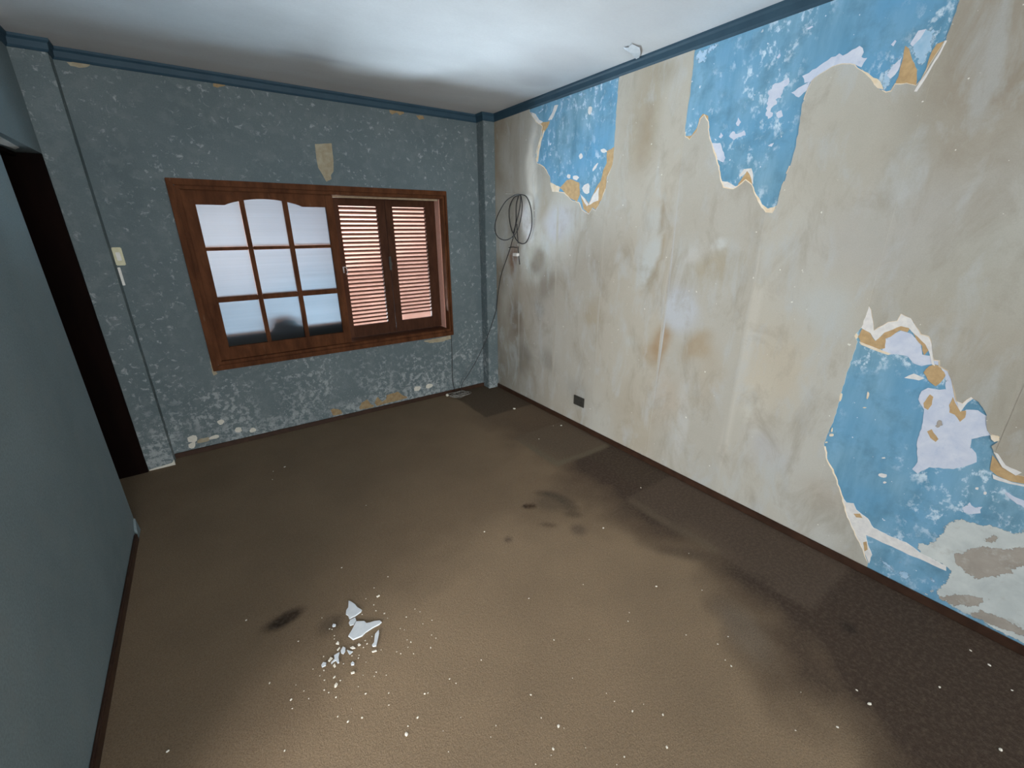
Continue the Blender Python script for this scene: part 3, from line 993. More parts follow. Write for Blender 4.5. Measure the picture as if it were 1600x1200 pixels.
px_patch(PP, C1, [(1000, 300), (1060, 330), (1129, 360), (1200, 420), (1129, 400), (1060, 355)], M_PALE, 0.0008, 0.004, 0.01)
px_patch('bare_plaster_remnant', C1, [(740, 650), (880, 605), (1000, 620), (1180, 600), (1260, 740), (1129, 730), (1000, 785), (860, 800), (730, 690)], M_STAIN, 0.0011, 0.005, 0.02)
px_patch('bare_plaster_remnant', C1, [(870, 575), (960, 545), (1010, 570), (940, 610)], M_STAIN, 0.0011, 0.004, 0.02)
px_patch('bare_plaster_remnant', C1, [(620, 885), (760, 868), (900, 890), (945, 905), (880, 950), (740, 945), (660, 910)], M_STAIN, 0.0011, 0.004, 0.02)
px_patch('bare_plaster_remnant', C1, [(800, 975), (900, 960), (1000, 1000), (1200, 1090), (1200, 1130), (1000, 1075), (870, 1020)], M_STAIN, 0.0011, 0.004, 0.02)
for o_ in [(380, 720, 60, 16, 0.7), (470, 770, 50, 20, 0.5), (620, 800, 30, 14, 0.6), (345, 680, 14, 8, 0.2), (430, 690, 30, 9, 0.6)]:
    px_patch(PP, C1, oval(C1, *o_), M_PALEB, 0.0008, 0.003)
for o_ in [(380, 790, 10, 32, 0.1), (355, 885, 16, 5, 0), (170, 800, 9, 36, 0.15), (97, 1098, 16, 12, 0), (290, 325, 14, 22, 0), (57, 1155, 9, 6, 0), (100, 1060, 6, 18, 0.2)]:
    px_patch(WP, C0, oval(C0, *o_), M_CREAM, 0.0033 if o_[0] < 200 else 0.0009, 0.001)
for o_ in [(350, 222, 24, 13, 0.1), (362, 260, 10, 6, 0), (355, 125, 12, 4, 0), (870, 293, 10, 8, 0), (915, 320, 9, 9, 0)]:
    px_patch(WP, C1, oval(C1, *o_), M_WHITE, 0.0009, 0.001)

# ragged cream core of the paper along the torn (not the seam-cut) edges
for h, base in zip(holes, (0, 1, 2)):
    n = len(h)
    P = np.array(h)
    area = np.sum(P[:, 0] * np.roll(P[:, 1], -1) - np.roll(P[:, 0], -1) * P[:, 1])
    sgn = 1.0 if area > 0 else -1.0
    ph = random.uniform(0, 50)
    runs, run = [], []
    for i in range(n):
        a, b = P[i - 1], P[(i + 1) % n]
        tv = (b - a) / max(np.linalg.norm(b - a), 1e-9)
        nin = np.array([-tv[1], tv[0]]) * sgn
        w_ = 0.011 * (vnoise(np.array([i * 0.3 + ph]), np.array([0.3]), 1.0, 77)[0] - 0.12)
        vertical = abs(tv[1]) > 0.992 and abs(tv[0]) < 0.13
        if w_ > 0.0008 and 0.03 < P[i, 1] < 2.54 and not vertical:
            run.append((P[i], P[i] + nin * w_))
        else:
            if len(run) > 2:
                runs.append(run)
            run = []
    if len(run) > 2:
        runs.append(run)
    for run in runs:
        mb = MB()
        for a, b in run:
            mb.v += [(-0.0024, a[0], a[1]), (-0.0013, b[0], b[1])]
        for i in range(len(run) - 1):
            mb.f.append((2 * i, 2 * i + 2, 2 * i + 3, 2 * i + 1))
        obj('torn_paper_edge', mb.mesh('torn_paper_edge'), M_CREAM, wall_right)

# back wall with the window hole
mb = MB()
TH = 0.25
mb.box(-4.6, HX0, 0.0, TH, 0, H)
mb.box(HX1, 0.0, 0.0, TH, 0, H)
mb.box(HX0, HX1, 0.0, TH, 0, HZ0)
mb.box(HX0, HX1, 0.0, TH, HZ1, H)
wall_back = structure(obj('wall_back', mb.mesh('wall_back'), M_GREYW))


def back_patch(name, pp, mat, off=0.0012, amp=0.003, step=0.014):
    poly = ragged([on_back(*q) for q in pp], amp, step)
    V, F = fill_poly(poly)
    n = len(poly)
    mb = MB()
    mb.v = [(a, -off, b) for a, b in V]
    mb.f = [tuple(int(q) for q in f) for f in F]
    b0 = len(mb.v)
    mb.v += [(a, -off, b) for a, b in poly] + [(a, -0.0001, b) for a, b in poly]
    for i in range(n):
        j = (i + 1) % n
        mb.f.append((b0 + i, b0 + j, b0 + n + j, b0 + n + i))
    return obj(name, mb.mesh(name), mat, wall_back)


BP = 'bare_plaster_patch'
back_patch(BP, [(492, 225), (518, 224), (521, 250), (521, 268), (517, 274), (518, 280), (510, 284), (505, 275), (497, 262), (494, 245)], M_BAREP, amp=0.001)
back_patch(BP, [(516, 640), (521, 638), (533, 641), (535, 646), (525, 649), (520, 649)], M_BARE)
back_patch(BP, [(561, 637), (565, 629), (574, 624), (579, 631), (585, 633), (583, 636), (563, 640)], M_BARE)
back_patch(BP, [(585, 629), (590, 620), (597, 628), (603, 624), (604, 617), (612, 615), (622, 612), (630, 618), (636, 620), (636, 622), (605, 630), (588, 634)], M_BARE)
back_patch(BP, [(608, 171), (618, 170), (631, 173), (631, 178), (624, 180), (620, 176), (613, 179), (609, 176)], M_BARE)
back_patch(BP, [(650, 180), (661, 181), (663, 186), (655, 187)], M_BARE)
back_patch(BP, [(104, 97), (128, 96), (142, 100), (138, 104), (124, 106), (110, 103)], M_BAREP)
back_patch(BP, [(332, 124), (350, 127), (352, 134), (340, 137), (333, 135)], M_BARE)
back_patch(BP, [(328, 560), (330, 556), (337, 580), (340, 584), (334, 587), (331, 580)], M_BAREP)
back_patch(BP, [(660, 533), (690, 527), (704, 524), (705, 529), (690, 534), (672, 536)], M_BAREP)
for q in [(318, 688, 11, 4), (300, 696, 7, 5), (335, 683, 9, 3), (372, 672, 6, 4), (395, 672, 5, 4), (345, 660, 6, 4), (300, 686, 8, 6), (652, 607, 6, 4), (670, 603, 6, 4)]:
    back_patch(BP, oval(None, q[0], q[1], q[2], q[3], -0.25), M_CHIPW if q[0] != 318 else M_BAREP, amp=0.004)

# corner column, pilaster
structure(obj('wall_back_column', MB().box(CX, 0.001, CY, 0.001, 0, H).mesh('wall_back_column', 0.004), M_GREYW))
pil = structure(obj('wall_left_pilaster', MB().box(XL - 0.0, PX1, PY, 0.001, 0, H).mesh('wall_left_pilaster', 0.004), M_GREYW))
mb = MB()
mb.prism([(-3.02, PY - 0.003, 0.0), (PX1 + 0.002, PY - 0.003, 0.0), (PX1 + 0.002, PY - 0.003, 0.045), (-2.885, PY - 0.003, 0.02), (-2.95, PY - 0.003, 0.014), (-3.02, PY - 0.003, 0.009)],
         [(-3.02, PY, 0.0), (PX1 + 0.002, PY, 0.0), (PX1 + 0.002, PY, 0.045), (-2.885, PY, 0.02), (-2.95, PY, 0.014), (-3.02, PY, 0.009)])
obj('chipped_plaster_foot', mb.mesh('chipped_plaster_foot'), M_CHIPW, pil)

# left wall with two doorways
LT = 0.15
mb = MB()
mb.box(XL - LT, XL, D2F, D1N, 0, H)
mb.box(XL - LT, XL, D1N, D1F + 0.117, D1H, H)
mb.box(XL - LT, XL, D2N, D2F, D2H, H)
mb.box(XL - LT, XL, YR, D2N, 0, H)
wall_left = structure(obj('wall_left', mb.mesh('wall_left'), M_GREYL))
mb = MB()
mb.prism([(XL, D1N - 0.001, 0.0), (XL, D1N - 0.10, 0.0), (XL, D1N - 0.075, 0.05), (XL, D1N - 0.012, 0.085)],
         [(XL + 0.012, D1N - 0.001, 0.0), (XL + 0.012, D1N - 0.10, 0.0), (XL + 0.012, D1N - 0.075, 0.05), (XL + 0.008, D1N - 0.012, 0.085)])
obj('plaster_lump', mb.mesh('plaster_lump'), M_GREYL, wall_left)
# white strip added under the lintel to stand for the glint there
zz = D1H - 0.003
sp = [hit(p[0], p[1], 2, zz) for p in [(-30, 197), (30, 231), (24, 233.5), (0, 224.5), (-30, 212)]]
mb = MB()
mb.prism([(p[0], p[1], zz) for p in sp], [(p[0], p[1], D1H) for p in sp])
obj('lintel_glint_strip', mb.mesh('lintel_glint_strip'), M_WPLAST, wall_left)
# rear wall and the passage behind the first doorway
mb = MB()
RX0, RX1, RZ0, RZ1 = -2.95, -0.95, 0.8, 2.2
mb.box(-4.6, RX0, YR - 0.15, YR, 0, H)
mb.box(RX1, 0.0, YR - 0.15, YR, 0, H)
mb.box(RX0, RX1, YR - 0.15, YR, 0, RZ0)
mb.box(RX0, RX1, YR - 0.15, YR, RZ1, H)
structure(obj('wall_rear', mb.mesh('wall_rear'), M_GREYL))
mb = MB()
mb.box(-4.6, -4.5, -1.7, 0.0, 0, H)
mb.box(-4.5, XL - LT, -1.7, -1.6, 0, H)
structure(obj('wall_passage', mb.mesh('wall_passage'), M_GREYL))

# cornice
prof = [(0.0, 0.0), (0.022, 0.0), (0.022, 0.012), (0.013, 0.022), (0.011, 0.05), (0.004, 0.06), (0.0, 0.062)]   # out, down


def cornice(name, a, b, nrm, m0=0.0, m1=0.0):
    """run from a to b along a wall, nrm points into the room; m = mitre sign at each end"""
    mb = MB()
    a, b, nrm = np.array(a), np.array(b), np.array(nrm)
    d = (b - a) / np.linalg.norm(b - a)
    pa = [tuple(a + nrm * o - d * o * m0) + (H - dn,) for o, dn in prof]
    pb = [tuple(b + nrm * o + d * o * m1) + (H - dn,) for o, dn in prof]
    mb.prism(pa, pb)
    return structure(obj(name, mb.mesh(name), M_TRIM))


cornice('trim_1', (0.0, YR), (0.0, CY), (-1, 0), 0, -1)
cornice('trim_2', (CX, CY), (0.0, CY), (0, -1), 1, -1)
cornice('trim_3', (CX, 0.0), (CX, CY), (-1, 0), -1, 1)
cornice('trim_4', (PX1, 0.0), (CX, 0.0), (0, -1), -1, -1)
cornice('trim_5', (PX1, PY), (PX1, 0.0), (1, 0), 1, -1)
cornice('trim_6', (XL, PY), (PX1, PY), (0, -1), -1, 1)
cornice('trim_7', (XL, YR), (XL, PY), (1, 0), 0, -1)

# baseboards


def baseboard(name, x0, x1, y0, y1, h):
    return structure(obj(name, MB().box(x0, x1, y0, y1, 0, h).mesh(name, 0.004), M_BASE))


baseboard('baseboard_right', -0.016, -0.0035, YR, CY, 0.044)
baseboard('baseboard_back', PX1, CX, -0.014, -0.001, 0.040)
baseboard('baseboard_left', XL + 0.001, XL + 0.015, D2F, D1N - 0.11, 0.045)

# first doorway: dark wood lining and an opened leaf
door = empty('door_1', (XL - 0.07, D1F - 0.02, 0))
structure(door)


def part(name, mb, mat, parent, bevel=0.0, smooth=False):
    L = parent.matrix_world.translation if parent.parent is None else parent.parent.location
    org = tuple(parent.location)
    return obj(name, mb.mesh(name, bevel, org, smooth), mat, parent)


part('jamb', MB().box(XL - LT - 0.02, XL - 0.001, D1F - 0.02, D1F, 0, D1H - 0.004), M_DARKW, door, 0.002)
part('jamb', MB().box(XL - LT - 0.02, XL - 0.004, D1N + 0.0005, D1N + 0.02, 0, D1H - 0.004), M_DARKW, door, 0.002)
part('head', MB().box(XL - LT - 0.02, XL - 0.10, D1N + 0.02, D1F - 0.02, D1H - 0.024, D1H - 0.004), M_DARKW, door, 0.002)
part('leaf', MB().box(XL - LT - 0.80, XL - LT - 0.022, D1F - 0.056, D1F - 0.02, 0.012, D1H - 0.03), M_DARKW, door, 0.003)
part('leaf_panel', MB().box(XL - LT - 0.70, XL - LT - 0.12, D1F - 0.064, D1F - 0.056, 0.25, 0.9).box(XL - LT - 0.70, XL - LT - 0.12, D1F - 0.064, D1F - 0.056, 1.05, 1.9), M_DARKW, door, 0.003)
part('hinge', MB().box(XL - LT - 0.03, XL - LT - 0.014, D1F - 0.062, D1F - 0.05, 0.30, 0.38), M_METAL, door)
part('hinge', MB().box(XL - LT - 0.03, XL - LT - 0.014, D1F - 0.062, D1F - 0.05, 1.62, 1.70), M_METAL, door)
light('lintel_strip_fill', 'SPOT', 7, (0.82, 0.92, 1.0), (-3.115, -0.50, 0.7), (-3.095, -0.48, 2.04), math.radians(13))  # added unseen spot that only brightens the white strip under the lintel

# second doorway (beside the camera): frame only
door2 = empty('door_2', (XL - 0.07, D2N, 0))
structure(door2)
part('jamb', MB().box(XL - LT, XL, D2F - 0.03, D2F - 0.0005, 0, D2H - 0.03), M_DARKW, door2, 0.002)
part('jamb', MB().box(XL - LT, XL, D2N + 0.0005, D2N + 0.03, 0, D2H - 0.03), M_DARKW, door2, 0.002)
part('head', MB().box(XL - LT, XL, D2N, D2F, D2H - 0.03, D2H - 0.0005), M_DARKW, door2, 0.002)

# ------------------------------------------------------------------ window
win = empty('window_1', (WX0, 0.0, WZ0))
structure(win)


def wpart(name, mb, mat, parent=None, bevel=0.003, smooth=False):
    return obj(name, mb.mesh(name, bevel, tuple(win.location), smooth), mat, parent or win)


def wsub(name, mb, mat, parent, bevel=0.002):
    return obj(name, mb.mesh(name, bevel, tuple(win.location)), mat, parent)


# casing, four boards with mitred corners and a stepped face
def casing(x0, x1, z0, z1, w, y0, y1, name):
    o = [(x0, z0), (x1, z0), (x1, z1), (x0, z1)]
    w, wr = w
    i = [(x0 + w, z0 + w), (x1 - wr, z0 + w), (x1 - wr, z1 - w), (x0 + w, z1 - w)]
    for k in range(4):
        q = [o[k], o[(k + 1) % 4], i[(k + 1) % 4], i[k]]
        mb = MB().prism([(a, y0, b) for a, b in q], [(a, y1, b) for a, b in q])
        wpart(name, mb, M_WOOD)


casing(WX0, WX1, WZ0, WZ1, (0.040, 0.020), -0.022, -0.0005, 'casing_board')
casing(WX0 + 0.0402, WX1 - 0.0202, WZ0 + 0.0402, WZ1 - 0.0402, (0.026, 0.020), -0.012, 0.060, 'frame_board')
FX0, FX1, FZ0, FZ1 = WX0 + 0.0640, WX1 - 0.0402, WZ0 + 0.0640, WZ1 - 0.0640
# pale weathered bead along the head of the open half
wpart('head_bead', MB().box(-1.455, FX1 - 0.03, 0.030, 0.042, FZ1 - 0.018, FZ1 - 0.003), simple('pale_weathered_wood', rgb(150, 128, 105), rgb(176, 158, 132), 30), bevel=0.001)

# sash with nine panes
sash = obj('sash', MB().box(-1.52, -1.46, 0.012, 0.05, FZ0 - 0.001, FZ1 + 0.001).mesh('sash', 0.004, tuple(win.location)), M_WOOD, win)
sash.name = 'meeting_stile'
SY0, SY1 = 0.012, 0.050
GX0, GX1, GZ0, GZ1 = -2.368, -1.520, 0.792, 1.800
wpart('stile', MB().box(FX0 - 0.001, GX0, SY0, SY1, FZ0 - 0.001, FZ1 + 0.001), M_WOOD, bevel=0.004)
wpart('bottom_rail', MB().box(GX0, GX1, SY0, SY1, FZ0 - 0.001, GZ0), M_WOOD, bevel=0.004)
gw = GX1 - GX0
low = []
for i in range(41):
    u = i / 40
    # flat shoulders, then a shallow arch across the middle light
    if u < 0.20 or u > 0.80:
        z = GZ1
    else:
        s_ = (u - 0.20) / 0.60
        z = GZ1 + 0.047 * max(0.0, math.sin(math.pi * s_)) ** 0.8
    low.append((GX0 + gw * u, z))
q = low + [(GX1, FZ1 + 0.001), (GX0, FZ1 + 0.001)]
mb = MB()
for k in range(40):
    a, b = low[k], low[k + 1]
    mb.prism([(a[0], SY0, a[1]), (b[0], SY0, b[1]), (b[0], SY0, FZ1 + 0.001), (a[0], SY0, FZ1 + 0.001)],
             [(a[0], SY1, a[1]), (b[0], SY1, b[1]), (b[0], SY1, FZ1 + 0.001), (a[0], SY1, FZ1 + 0.001)])
bm = bmesh.new()
me = mb.mesh('top_rail', 0, tuple(win.location))
bm.from_mesh(me)
bmesh.ops.remove_doubles(bm, verts=bm.verts, dist=1e-5)
bm.to_mesh(me)
bm.free()
obj('top_rail', me, M_WOOD, win)
cols = [(-2.111, -2.071), (-1.830, -1.787)]
rows = [(1.124, 1.168), (1.490, 1.522)]
for a, b in cols:
    wpart('muntin', MB().box(a + 0.005, b - 0.005, SY0 + 0.002, SY1, GZ0, GZ1 + 0.045), M_WOOD)
xs = [GX0, cols[0][0], cols[0][1], cols[1][0], cols[1][1], GX1]
for a, b in rows:
    for k in (0, 2, 4):
        wpart('muntin', MB().box(xs[k] - 0.004, xs[k + 1] + 0.004, SY0 + 0.005, SY1, a + 0.004, b - 0.004), M_WOOD)
zs = [GZ0, rows[0][0], rows[0][1], rows[1][0], rows[1][1], GZ1 + 0.05]
for k in (0, 2, 4):
    for r in (0, 2, 4):
        wpart('pane', MB().box(xs[k] - 0.003, xs[k + 1] + 0.003, 0.034, 0.038, zs[r] - 0.003, zs[r + 1] + 0.003), M_PANE, bevel=0)
# lower rail of the second sash, pushed behind the first
wpart('rear_sash_rail', MB().box(GX0 - 0.02, GX1 + 0.04, 0.052, 0.085, FZ0, 0.858), M_GREYC)
# latch on the meeting stile
wpart('sash_latch', MB().box(-1.452, -1.445, 0.004, 0.02, 1.29, 1.34).tube(spline([(-1.445, 0.0, 1.34), (-1.43, -0.010, 1.335), (-1.425, -0.012, 1.30), (-1.435, -0.006, 1.28)], 5), 0.003), M_METAL, bevel=0)

# shutters: leaves of fixed louvres in the outer half of the wall


def shutter(x0, x1, sx0, sx1, z0, z1, sz0, sz1, tilt, pitch, name='shutter_leaf', missing=0):
    y0, y1 = 0.150, 0.186
    mb = MB()
    mb.box(x0, sx0, y0, y1, z0, z1)
    mb.box(sx1, x1, y0, y1, z0, z1)
    mb.box(sx0, sx1, y0, y1, z0, sz0)
    mb.box(sx0, sx1, y0, y1, sz1, z1)
    leaf = wpart(name, mb, M_WOODD, bevel=0.002)
    n = round((sz1 - sz0 - 0.012) / pitch)
    pitch = (sz1 - sz0 - 0.012) / n
    sz0 += 0.010
    w_, th = 0.034, 0.009
    ct, st = math.cos(tilt), math.sin(tilt)
    proto = None
    for k in range(missing, n):
        zc = sz0 + pitch * (k + 0.5)
        if proto is None:
            m = MB()
            # cross-section: inner edge (towards the room) raised
            cs = [(-w_ / 2, -th / 2), (w_ / 2, -th / 2), (w_ / 2, th / 2), (-w_ / 2, th / 2)]
            cs = [(a * ct + b * st, -a * st + b * ct) for a, b in cs]
            m.prism([(sx0 - 0.002, a, b) for a, b in cs], [(sx1 + 0.002, a, b) for a, b in cs])
            proto = m.mesh('slat', 0.0015)
            proto.materials.append(M_SLAT)
        s = bpy.data.objects.new('slat', proto)
        COL.objects.link(s)
        s.parent = leaf
        s.location = (-win.location[0], 0.168, zc - win.location[2])
    return leaf


SZ0, SZ1 = 0.822, 1.822
shutter(-1.432, -0.995, -1.388, -1.066, 0.70, 1.925, SZ0 - 0.02, SZ1, math.radians(24), 0.0352)
shutter(-0.991, -0.514, -0.926, -0.612, 0.70, 1.925, SZ0 - 0.02, SZ1, math.radians(24), 0.0352, missing=1)
wpart('shutter_bolt', MB().box(-1.004, -0.984, 0.138, 0.150, 1.28, 1.40).box(-1.008, -0.980, 0.132, 0.142, 1.32, 1.35), M_OUT, bevel=0.002)
# salmon reveal on the right of the opening and sill behind the sash
wpart('reveal', MB().box(-0.512, HX1 + 0.0005, 0.0605, 0.249, HZ0 + 0.001, HZ1 - 0.001), M_REVEAL, bevel=0)
wpart('sill', MB().box(HX0, -0.513, 0.0605, 0.249, HZ0 + 0.001, HZ0 + 0.020), M_WOODD, bevel=0.002)
# rag of something dark left on the sill behind the middle bottom pane
mb = MB()
tmp = bmesh.new()
bmesh.ops.create_icosphere(tmp, subdivisions=3, radius=1.0)
for v in tmp.verts:
    k = 1 + 0.18 * math.sin(7 * v.co.x + 3) * math.cos(5 * v.co.z) + 0.1 * math.sin(11 * v.co.y)
    v.co = Vector((v.co.x * 0.115 * k, v.co.y * 0.035, v.co.z * 0.09 * k))
me = bpy.data.meshes.new('dark_bundle')
tmp.to_mesh(me)
tmp.free()
for p in me.polygons:
    p.use_smooth = True
tag(obj('dark_bundle', me, M_BLACK, None, (-1.925, 0.125, 0.835)), 'blurred dark bundle behind the middle pane of the bottom row', 'bundle')

# outside: terrace and garden wall
structure(obj('ground_terrace', MB().box(-9, 6, 0.26, 12, -0.45, -0.3).mesh('ground_terrace'), M_TERR))
structure(obj('wall_garden', MB().box(-7, 4, 2.6, 2.8, -0.3, 2.6).mesh('wall_garden'), M_STUCCO))

# ------------------------------------------------------------------ electrics
sw = empty('switch_box', (-2.840, -0.001, 1.42), 'cream plastic switch box on the window wall beside the pilaster', 'switch')
obj('box', MB().box(-0.028, 0.020, -0.022, 0, 0, 0.112).mesh('box', 0.004), M_PLAST, sw)
obj('rocker', MB().box(-0.014, 0.008, -0.027, -0.022, 0.03, 0.082).mesh('rocker', 0.002), M_WPLAST, sw)
tag(obj('cable_raceway', MB().box(-0.006, 0.008, -0.012, 0, 0, 0.115).mesh('cable_raceway', 0.002), M_WPLAST, None, (-2.862, -0.001, 1.293)),
    'short white cable raceway under the cream switch box', 'raceway')

yo, zo = -1.383, 0.246
so = empty('wall_socket', (-0.004, yo, zo), 'square dark grey wall socket low on the right wall', 'socket')
obj('plate', MB().box(-0.010, 0, -0.062, 0.062, -0.042, 0.042).mesh('plate', 0.003), M_OUT, so)
obj('socket_insert', MB().box(-0.014, -0.010, -0.040, 0.040, -0.026, 0.026).mesh('socket_insert', 0.002), M_OUT, so)
for s in (-1, 1):
    mb = MB()
    for a, rr in ((-0.009, 0.5), (0.009, -0.5)):
        c_, s_ = math.cos(rr), math.sin(rr)
        cs = [(-0.002, -0.007), (0.002, -0.007), (0.002, 0.007), (-0.002, 0.007)]
        cs = [(s * 0.02 + a + u * c_ - v * s_, u * s_ + v * c_) for u, v in cs]
        mb.prism([(-0.0148, u, v) for u, v in cs], [(-0.013, u, v) for u, v in cs])
    obj('socket_slot', mb.mesh('socket_slot'), M_BLACK, so)

# coil of black cable hung on a nail on the right wall
K0 = (740, 280, 6.0)


def coil_pts(pp, xoff):
    out = []
    for i, p in enumerate(tr_(K0, pp)):
        q = hit(p[0], p[1], 0, xoff - 0.006 * math.sin(i * 1.3))
        out.append(tuple(q))
    return out


nail = hit(740 + 430 / 6, 280 + 146 / 6, 0, 0.0)
coil = empty('cable_coil', (0.0, float(nail[1]), float(nail[2])), 'coil of thin black cable hung on a nail beside the corner', 'cable')
LOC = tuple(coil.location)


def cpart(name, pts3, r, mat, closed=False, n=7):
    return obj(name, MB().tube(spline(pts3, n, closed), r, 7, closed).mesh(name, 0, LOC, True), mat, coil)


cpart('loop', coil_pts([(430, 145), (380, 152), (300, 210), (230, 330), (200, 430), (206, 500), (240, 552), (300, 570), (360, 545), (410, 480), (440, 380), (455, 260), (446, 170)], -0.135), 0.0042, M_BLACK, True)
cpart('loop', coil_pts([(430, 150), (372, 180), (335, 270), (335, 370), (352, 460), (376, 506), (396, 420), (428, 290), (440, 180)], -0.028), 0.0042, M_BLACK, True)
cpart('loop', coil_pts([(430, 145), (490, 160), (528, 240), (545, 350), (540, 470), (500, 580), (455, 605), (410, 580), (380, 530), (376, 495), (396, 400), (398, 250), (418, 165)], -0.022), 0.0042, M_BLACK, True)
cpart('tail', coil_pts([(405, 420), (410, 520), (416, 590), (418, 660), (424, 720), (432, 800)], -0.014), 0.0038, M_BLACK)
kk = coil_pts([(330, 642), (370, 636), (405, 642)], -0.012)
cpart('clip', kk, 0.004, M_BLACK)
obj('nail', MB().tube([(-0.0035, 0, 0), (-0.15, 0, 0.004)], 0.003, 8).mesh('nail'), M_METAL, coil)
ck = hit(740 + 408 / 6, 280 + 705 / 6, 0, -0.004)
obj('connector', MB().box(ck[0] - 0.030 - LOC[0], ck[0] - LOC[0], ck[1] - 0.036 - LOC[1], ck[1] + 0.030 - LOC[1], ck[2] - 0.015 - LOC[2], ck[2] + 0.012 - LOC[2]).mesh('connector', 0.003), M_WPLAST, coil)
obj('tape', MB().tube([tuple(np.array(p) - np.array(LOC)) for p in coil_pts([(414, 590), (418, 630)], -0.014)], 0.008, 8).mesh('tape'), M_GREYC, coil)

# the cable that drops from the coil to the floor
pp = [hit(740 + 370 / 6, 280 + 540 / 6, 0, -0.02), hit(740 + 345 / 6, 280 + 640 / 6, 0, -0.015), hit(740 + 310 / 6, 280 + 745 / 6, 0, -0.012)]
pp += [(lambda h: h if h[0] < -0.008 else hit(*q, 0, -0.008))(hit(*q, 1, yy)) for q, yy in [((783, 430), -0.150), ((778, 460), -0.135), ((775, 485), -0.130), ((768, 508), -0.125), ((760, 530), -0.124), ((745, 562), -0.10), ((731, 586), -0.08), ((722, 600), -0.07)]]
pp += [np.array([-0.47, -0.11, 0.012])]
cpart('dropping_end', [tuple(p) for p in pp], 0.0032, M_BLACK, False, 8)
pp = [hit(705, 524, 1, -0.004), hit(706, 545, 1, -0.005), hit(706.5, 570, 1, -0.006), hit(707, 590, 1, -0.010), hit(709, 603, 1, -0.02)]
pp += [np.array([-0.50, -0.09, 0.006])]
tag(obj('window_cord', MB().tube(spline([tuple(p) for p in pp], 8), 0.0028, 7).mesh('window_cord', 0, None, True), M_BLACK),
    'thin dark cord hanging straight down from the lower right window corner', 'cord')
# tangle on the floor
cx_, cy_ = on_floor(718, 619)
tang = empty('wire_tangle', (cx_, cy_, 0.0), 'flat tangle of dusty grey wire on the carpet below the window corner', 'wire')
for k in range(7):
    a0, rx, ry = random.uniform(0, 6.28), random.uniform(0.07, 0.15), random.uniform(0.03, 0.07)
    ox, oy = random.uniform(-.03, .03), random.uniform(-.02, .02)
    rot = random.uniform(-0.5, 0.5)
    ps = []
    for i in range(9):
        a = a0 + 2 * math.pi * i / 9
        rr = random.uniform(0.75, 1.15)
        x, y = rx * rr * math.cos(a), ry * rr * math.sin(a)
        ps.append((ox + x * math.cos(rot) - y * math.sin(rot), oy + x * math.sin(rot) + y * math.cos(rot), 0.004 + 0.004 * k + random.uniform(0, 0.006)))
    obj('loop', MB().tube(spline(ps, 6, True), 0.0024, 6, True).mesh('loop', 0, None, True), M_GREYC, tang)
px_, py_ = on_floor(699, 619)
obj('plug', MB().box(px_ - cx_ - 0.014, px_ - cx_ + 0.014, py_ - cy_ - 0.012, py_ - cy_ + 0.012, 0.001, 0.024).mesh('plug', 0.005), M_CRUMB, tang)

# ------------------------------------------------------------------ plaster flakes and crumbs on the carpet


def flake(name, pp, base, mat, th, label, cat, group=None, lift=0.0):
    q = [on_floor(*p) for p in (tr_(base, pp) if base else pp)]
    cx, cy = float(np.mean([a for a, b in q])), float(np.mean([b for a, b in q]))
    loc = [(a - cx, b - cy) for a, b in q]
    tilt = random.uniform(-1, 1) * lift
    mb = MB()
    zl = [0.0015 + abs(tilt) * 0.06 + tilt * a for a, b in loc]
    mb.prism([(a, b, z) for (a, b), z in zip(loc, zl)], [(a * 0.97, b * 0.97, z + th) for (a, b), z in zip(loc, zl)])
    return tag(obj(name, mb.mesh(name), mat, None, (cx, cy, 0)), label, cat, group)


G0 = (490, 920, 1200 / 140.0)
flake('plaster_flake', [(470, 170), (500, 180), (555, 215), (590, 260), (650, 295), (640, 318), (560, 375), (480, 415), (465, 370), (432, 350), (438, 300), (465, 260)], G0, M_FLAKE, 0.005,
      'kite-shaped white plaster flake, farthest of the three big ones', 'plaster flake', 'plaster flakes', 0.03)
flake('plaster_flake', [(465, 645), (510, 570), (545, 500), (570, 450), (680, 445), (710, 475), (760, 465), (820, 445), (895, 437), (915, 455), (880, 490), (800, 530), (700, 595), (650, 645), (530, 695)], G0,
      M_FLAKE, 0.006, 'largest white plaster flake with a long pointed tip', 'plaster flake', 'plaster flakes', 0.03)
flake('plaster_flake', [(785, 770), (812, 735), (825, 620), (875, 560), (880, 600), (862, 690), (840, 780), (795, 788)], G0, M_FLAKE, 0.005,
      'narrow upright white sliver of plaster beside the largest flake', 'plaster flake', 'plaster flakes', 0.03)
chip_labels = [
    'whitish chip of plaster wedged between the two biggest flakes', 'rounded pale chip just below the tip of the largest flake',
    'forked pale chip, biggest piece of the trail of crumbs', 'oval pale chip at the lower left end of the crumb trail',
    'round pale chip right of the forked chip', 'triangular pale chip below the broad end of the largest flake',
    'flat cream chip lying over the triangular chip', 'slanted cream chip left of the forked chip',
    'oblong cream chip just below the narrow upright sliver', 'cream chip standing alone left of the largest flake',
    'cream chip left of the crumb trail, below the lone chip', 'oblong cream chip below the round pale chip',
    'slanted cream chip far above the largest flake to the right', 'thin slanted cream chip at the upper end of the trail',
    'small cream chip under the forked chip', 'small cream chip under the right half of the largest flake']
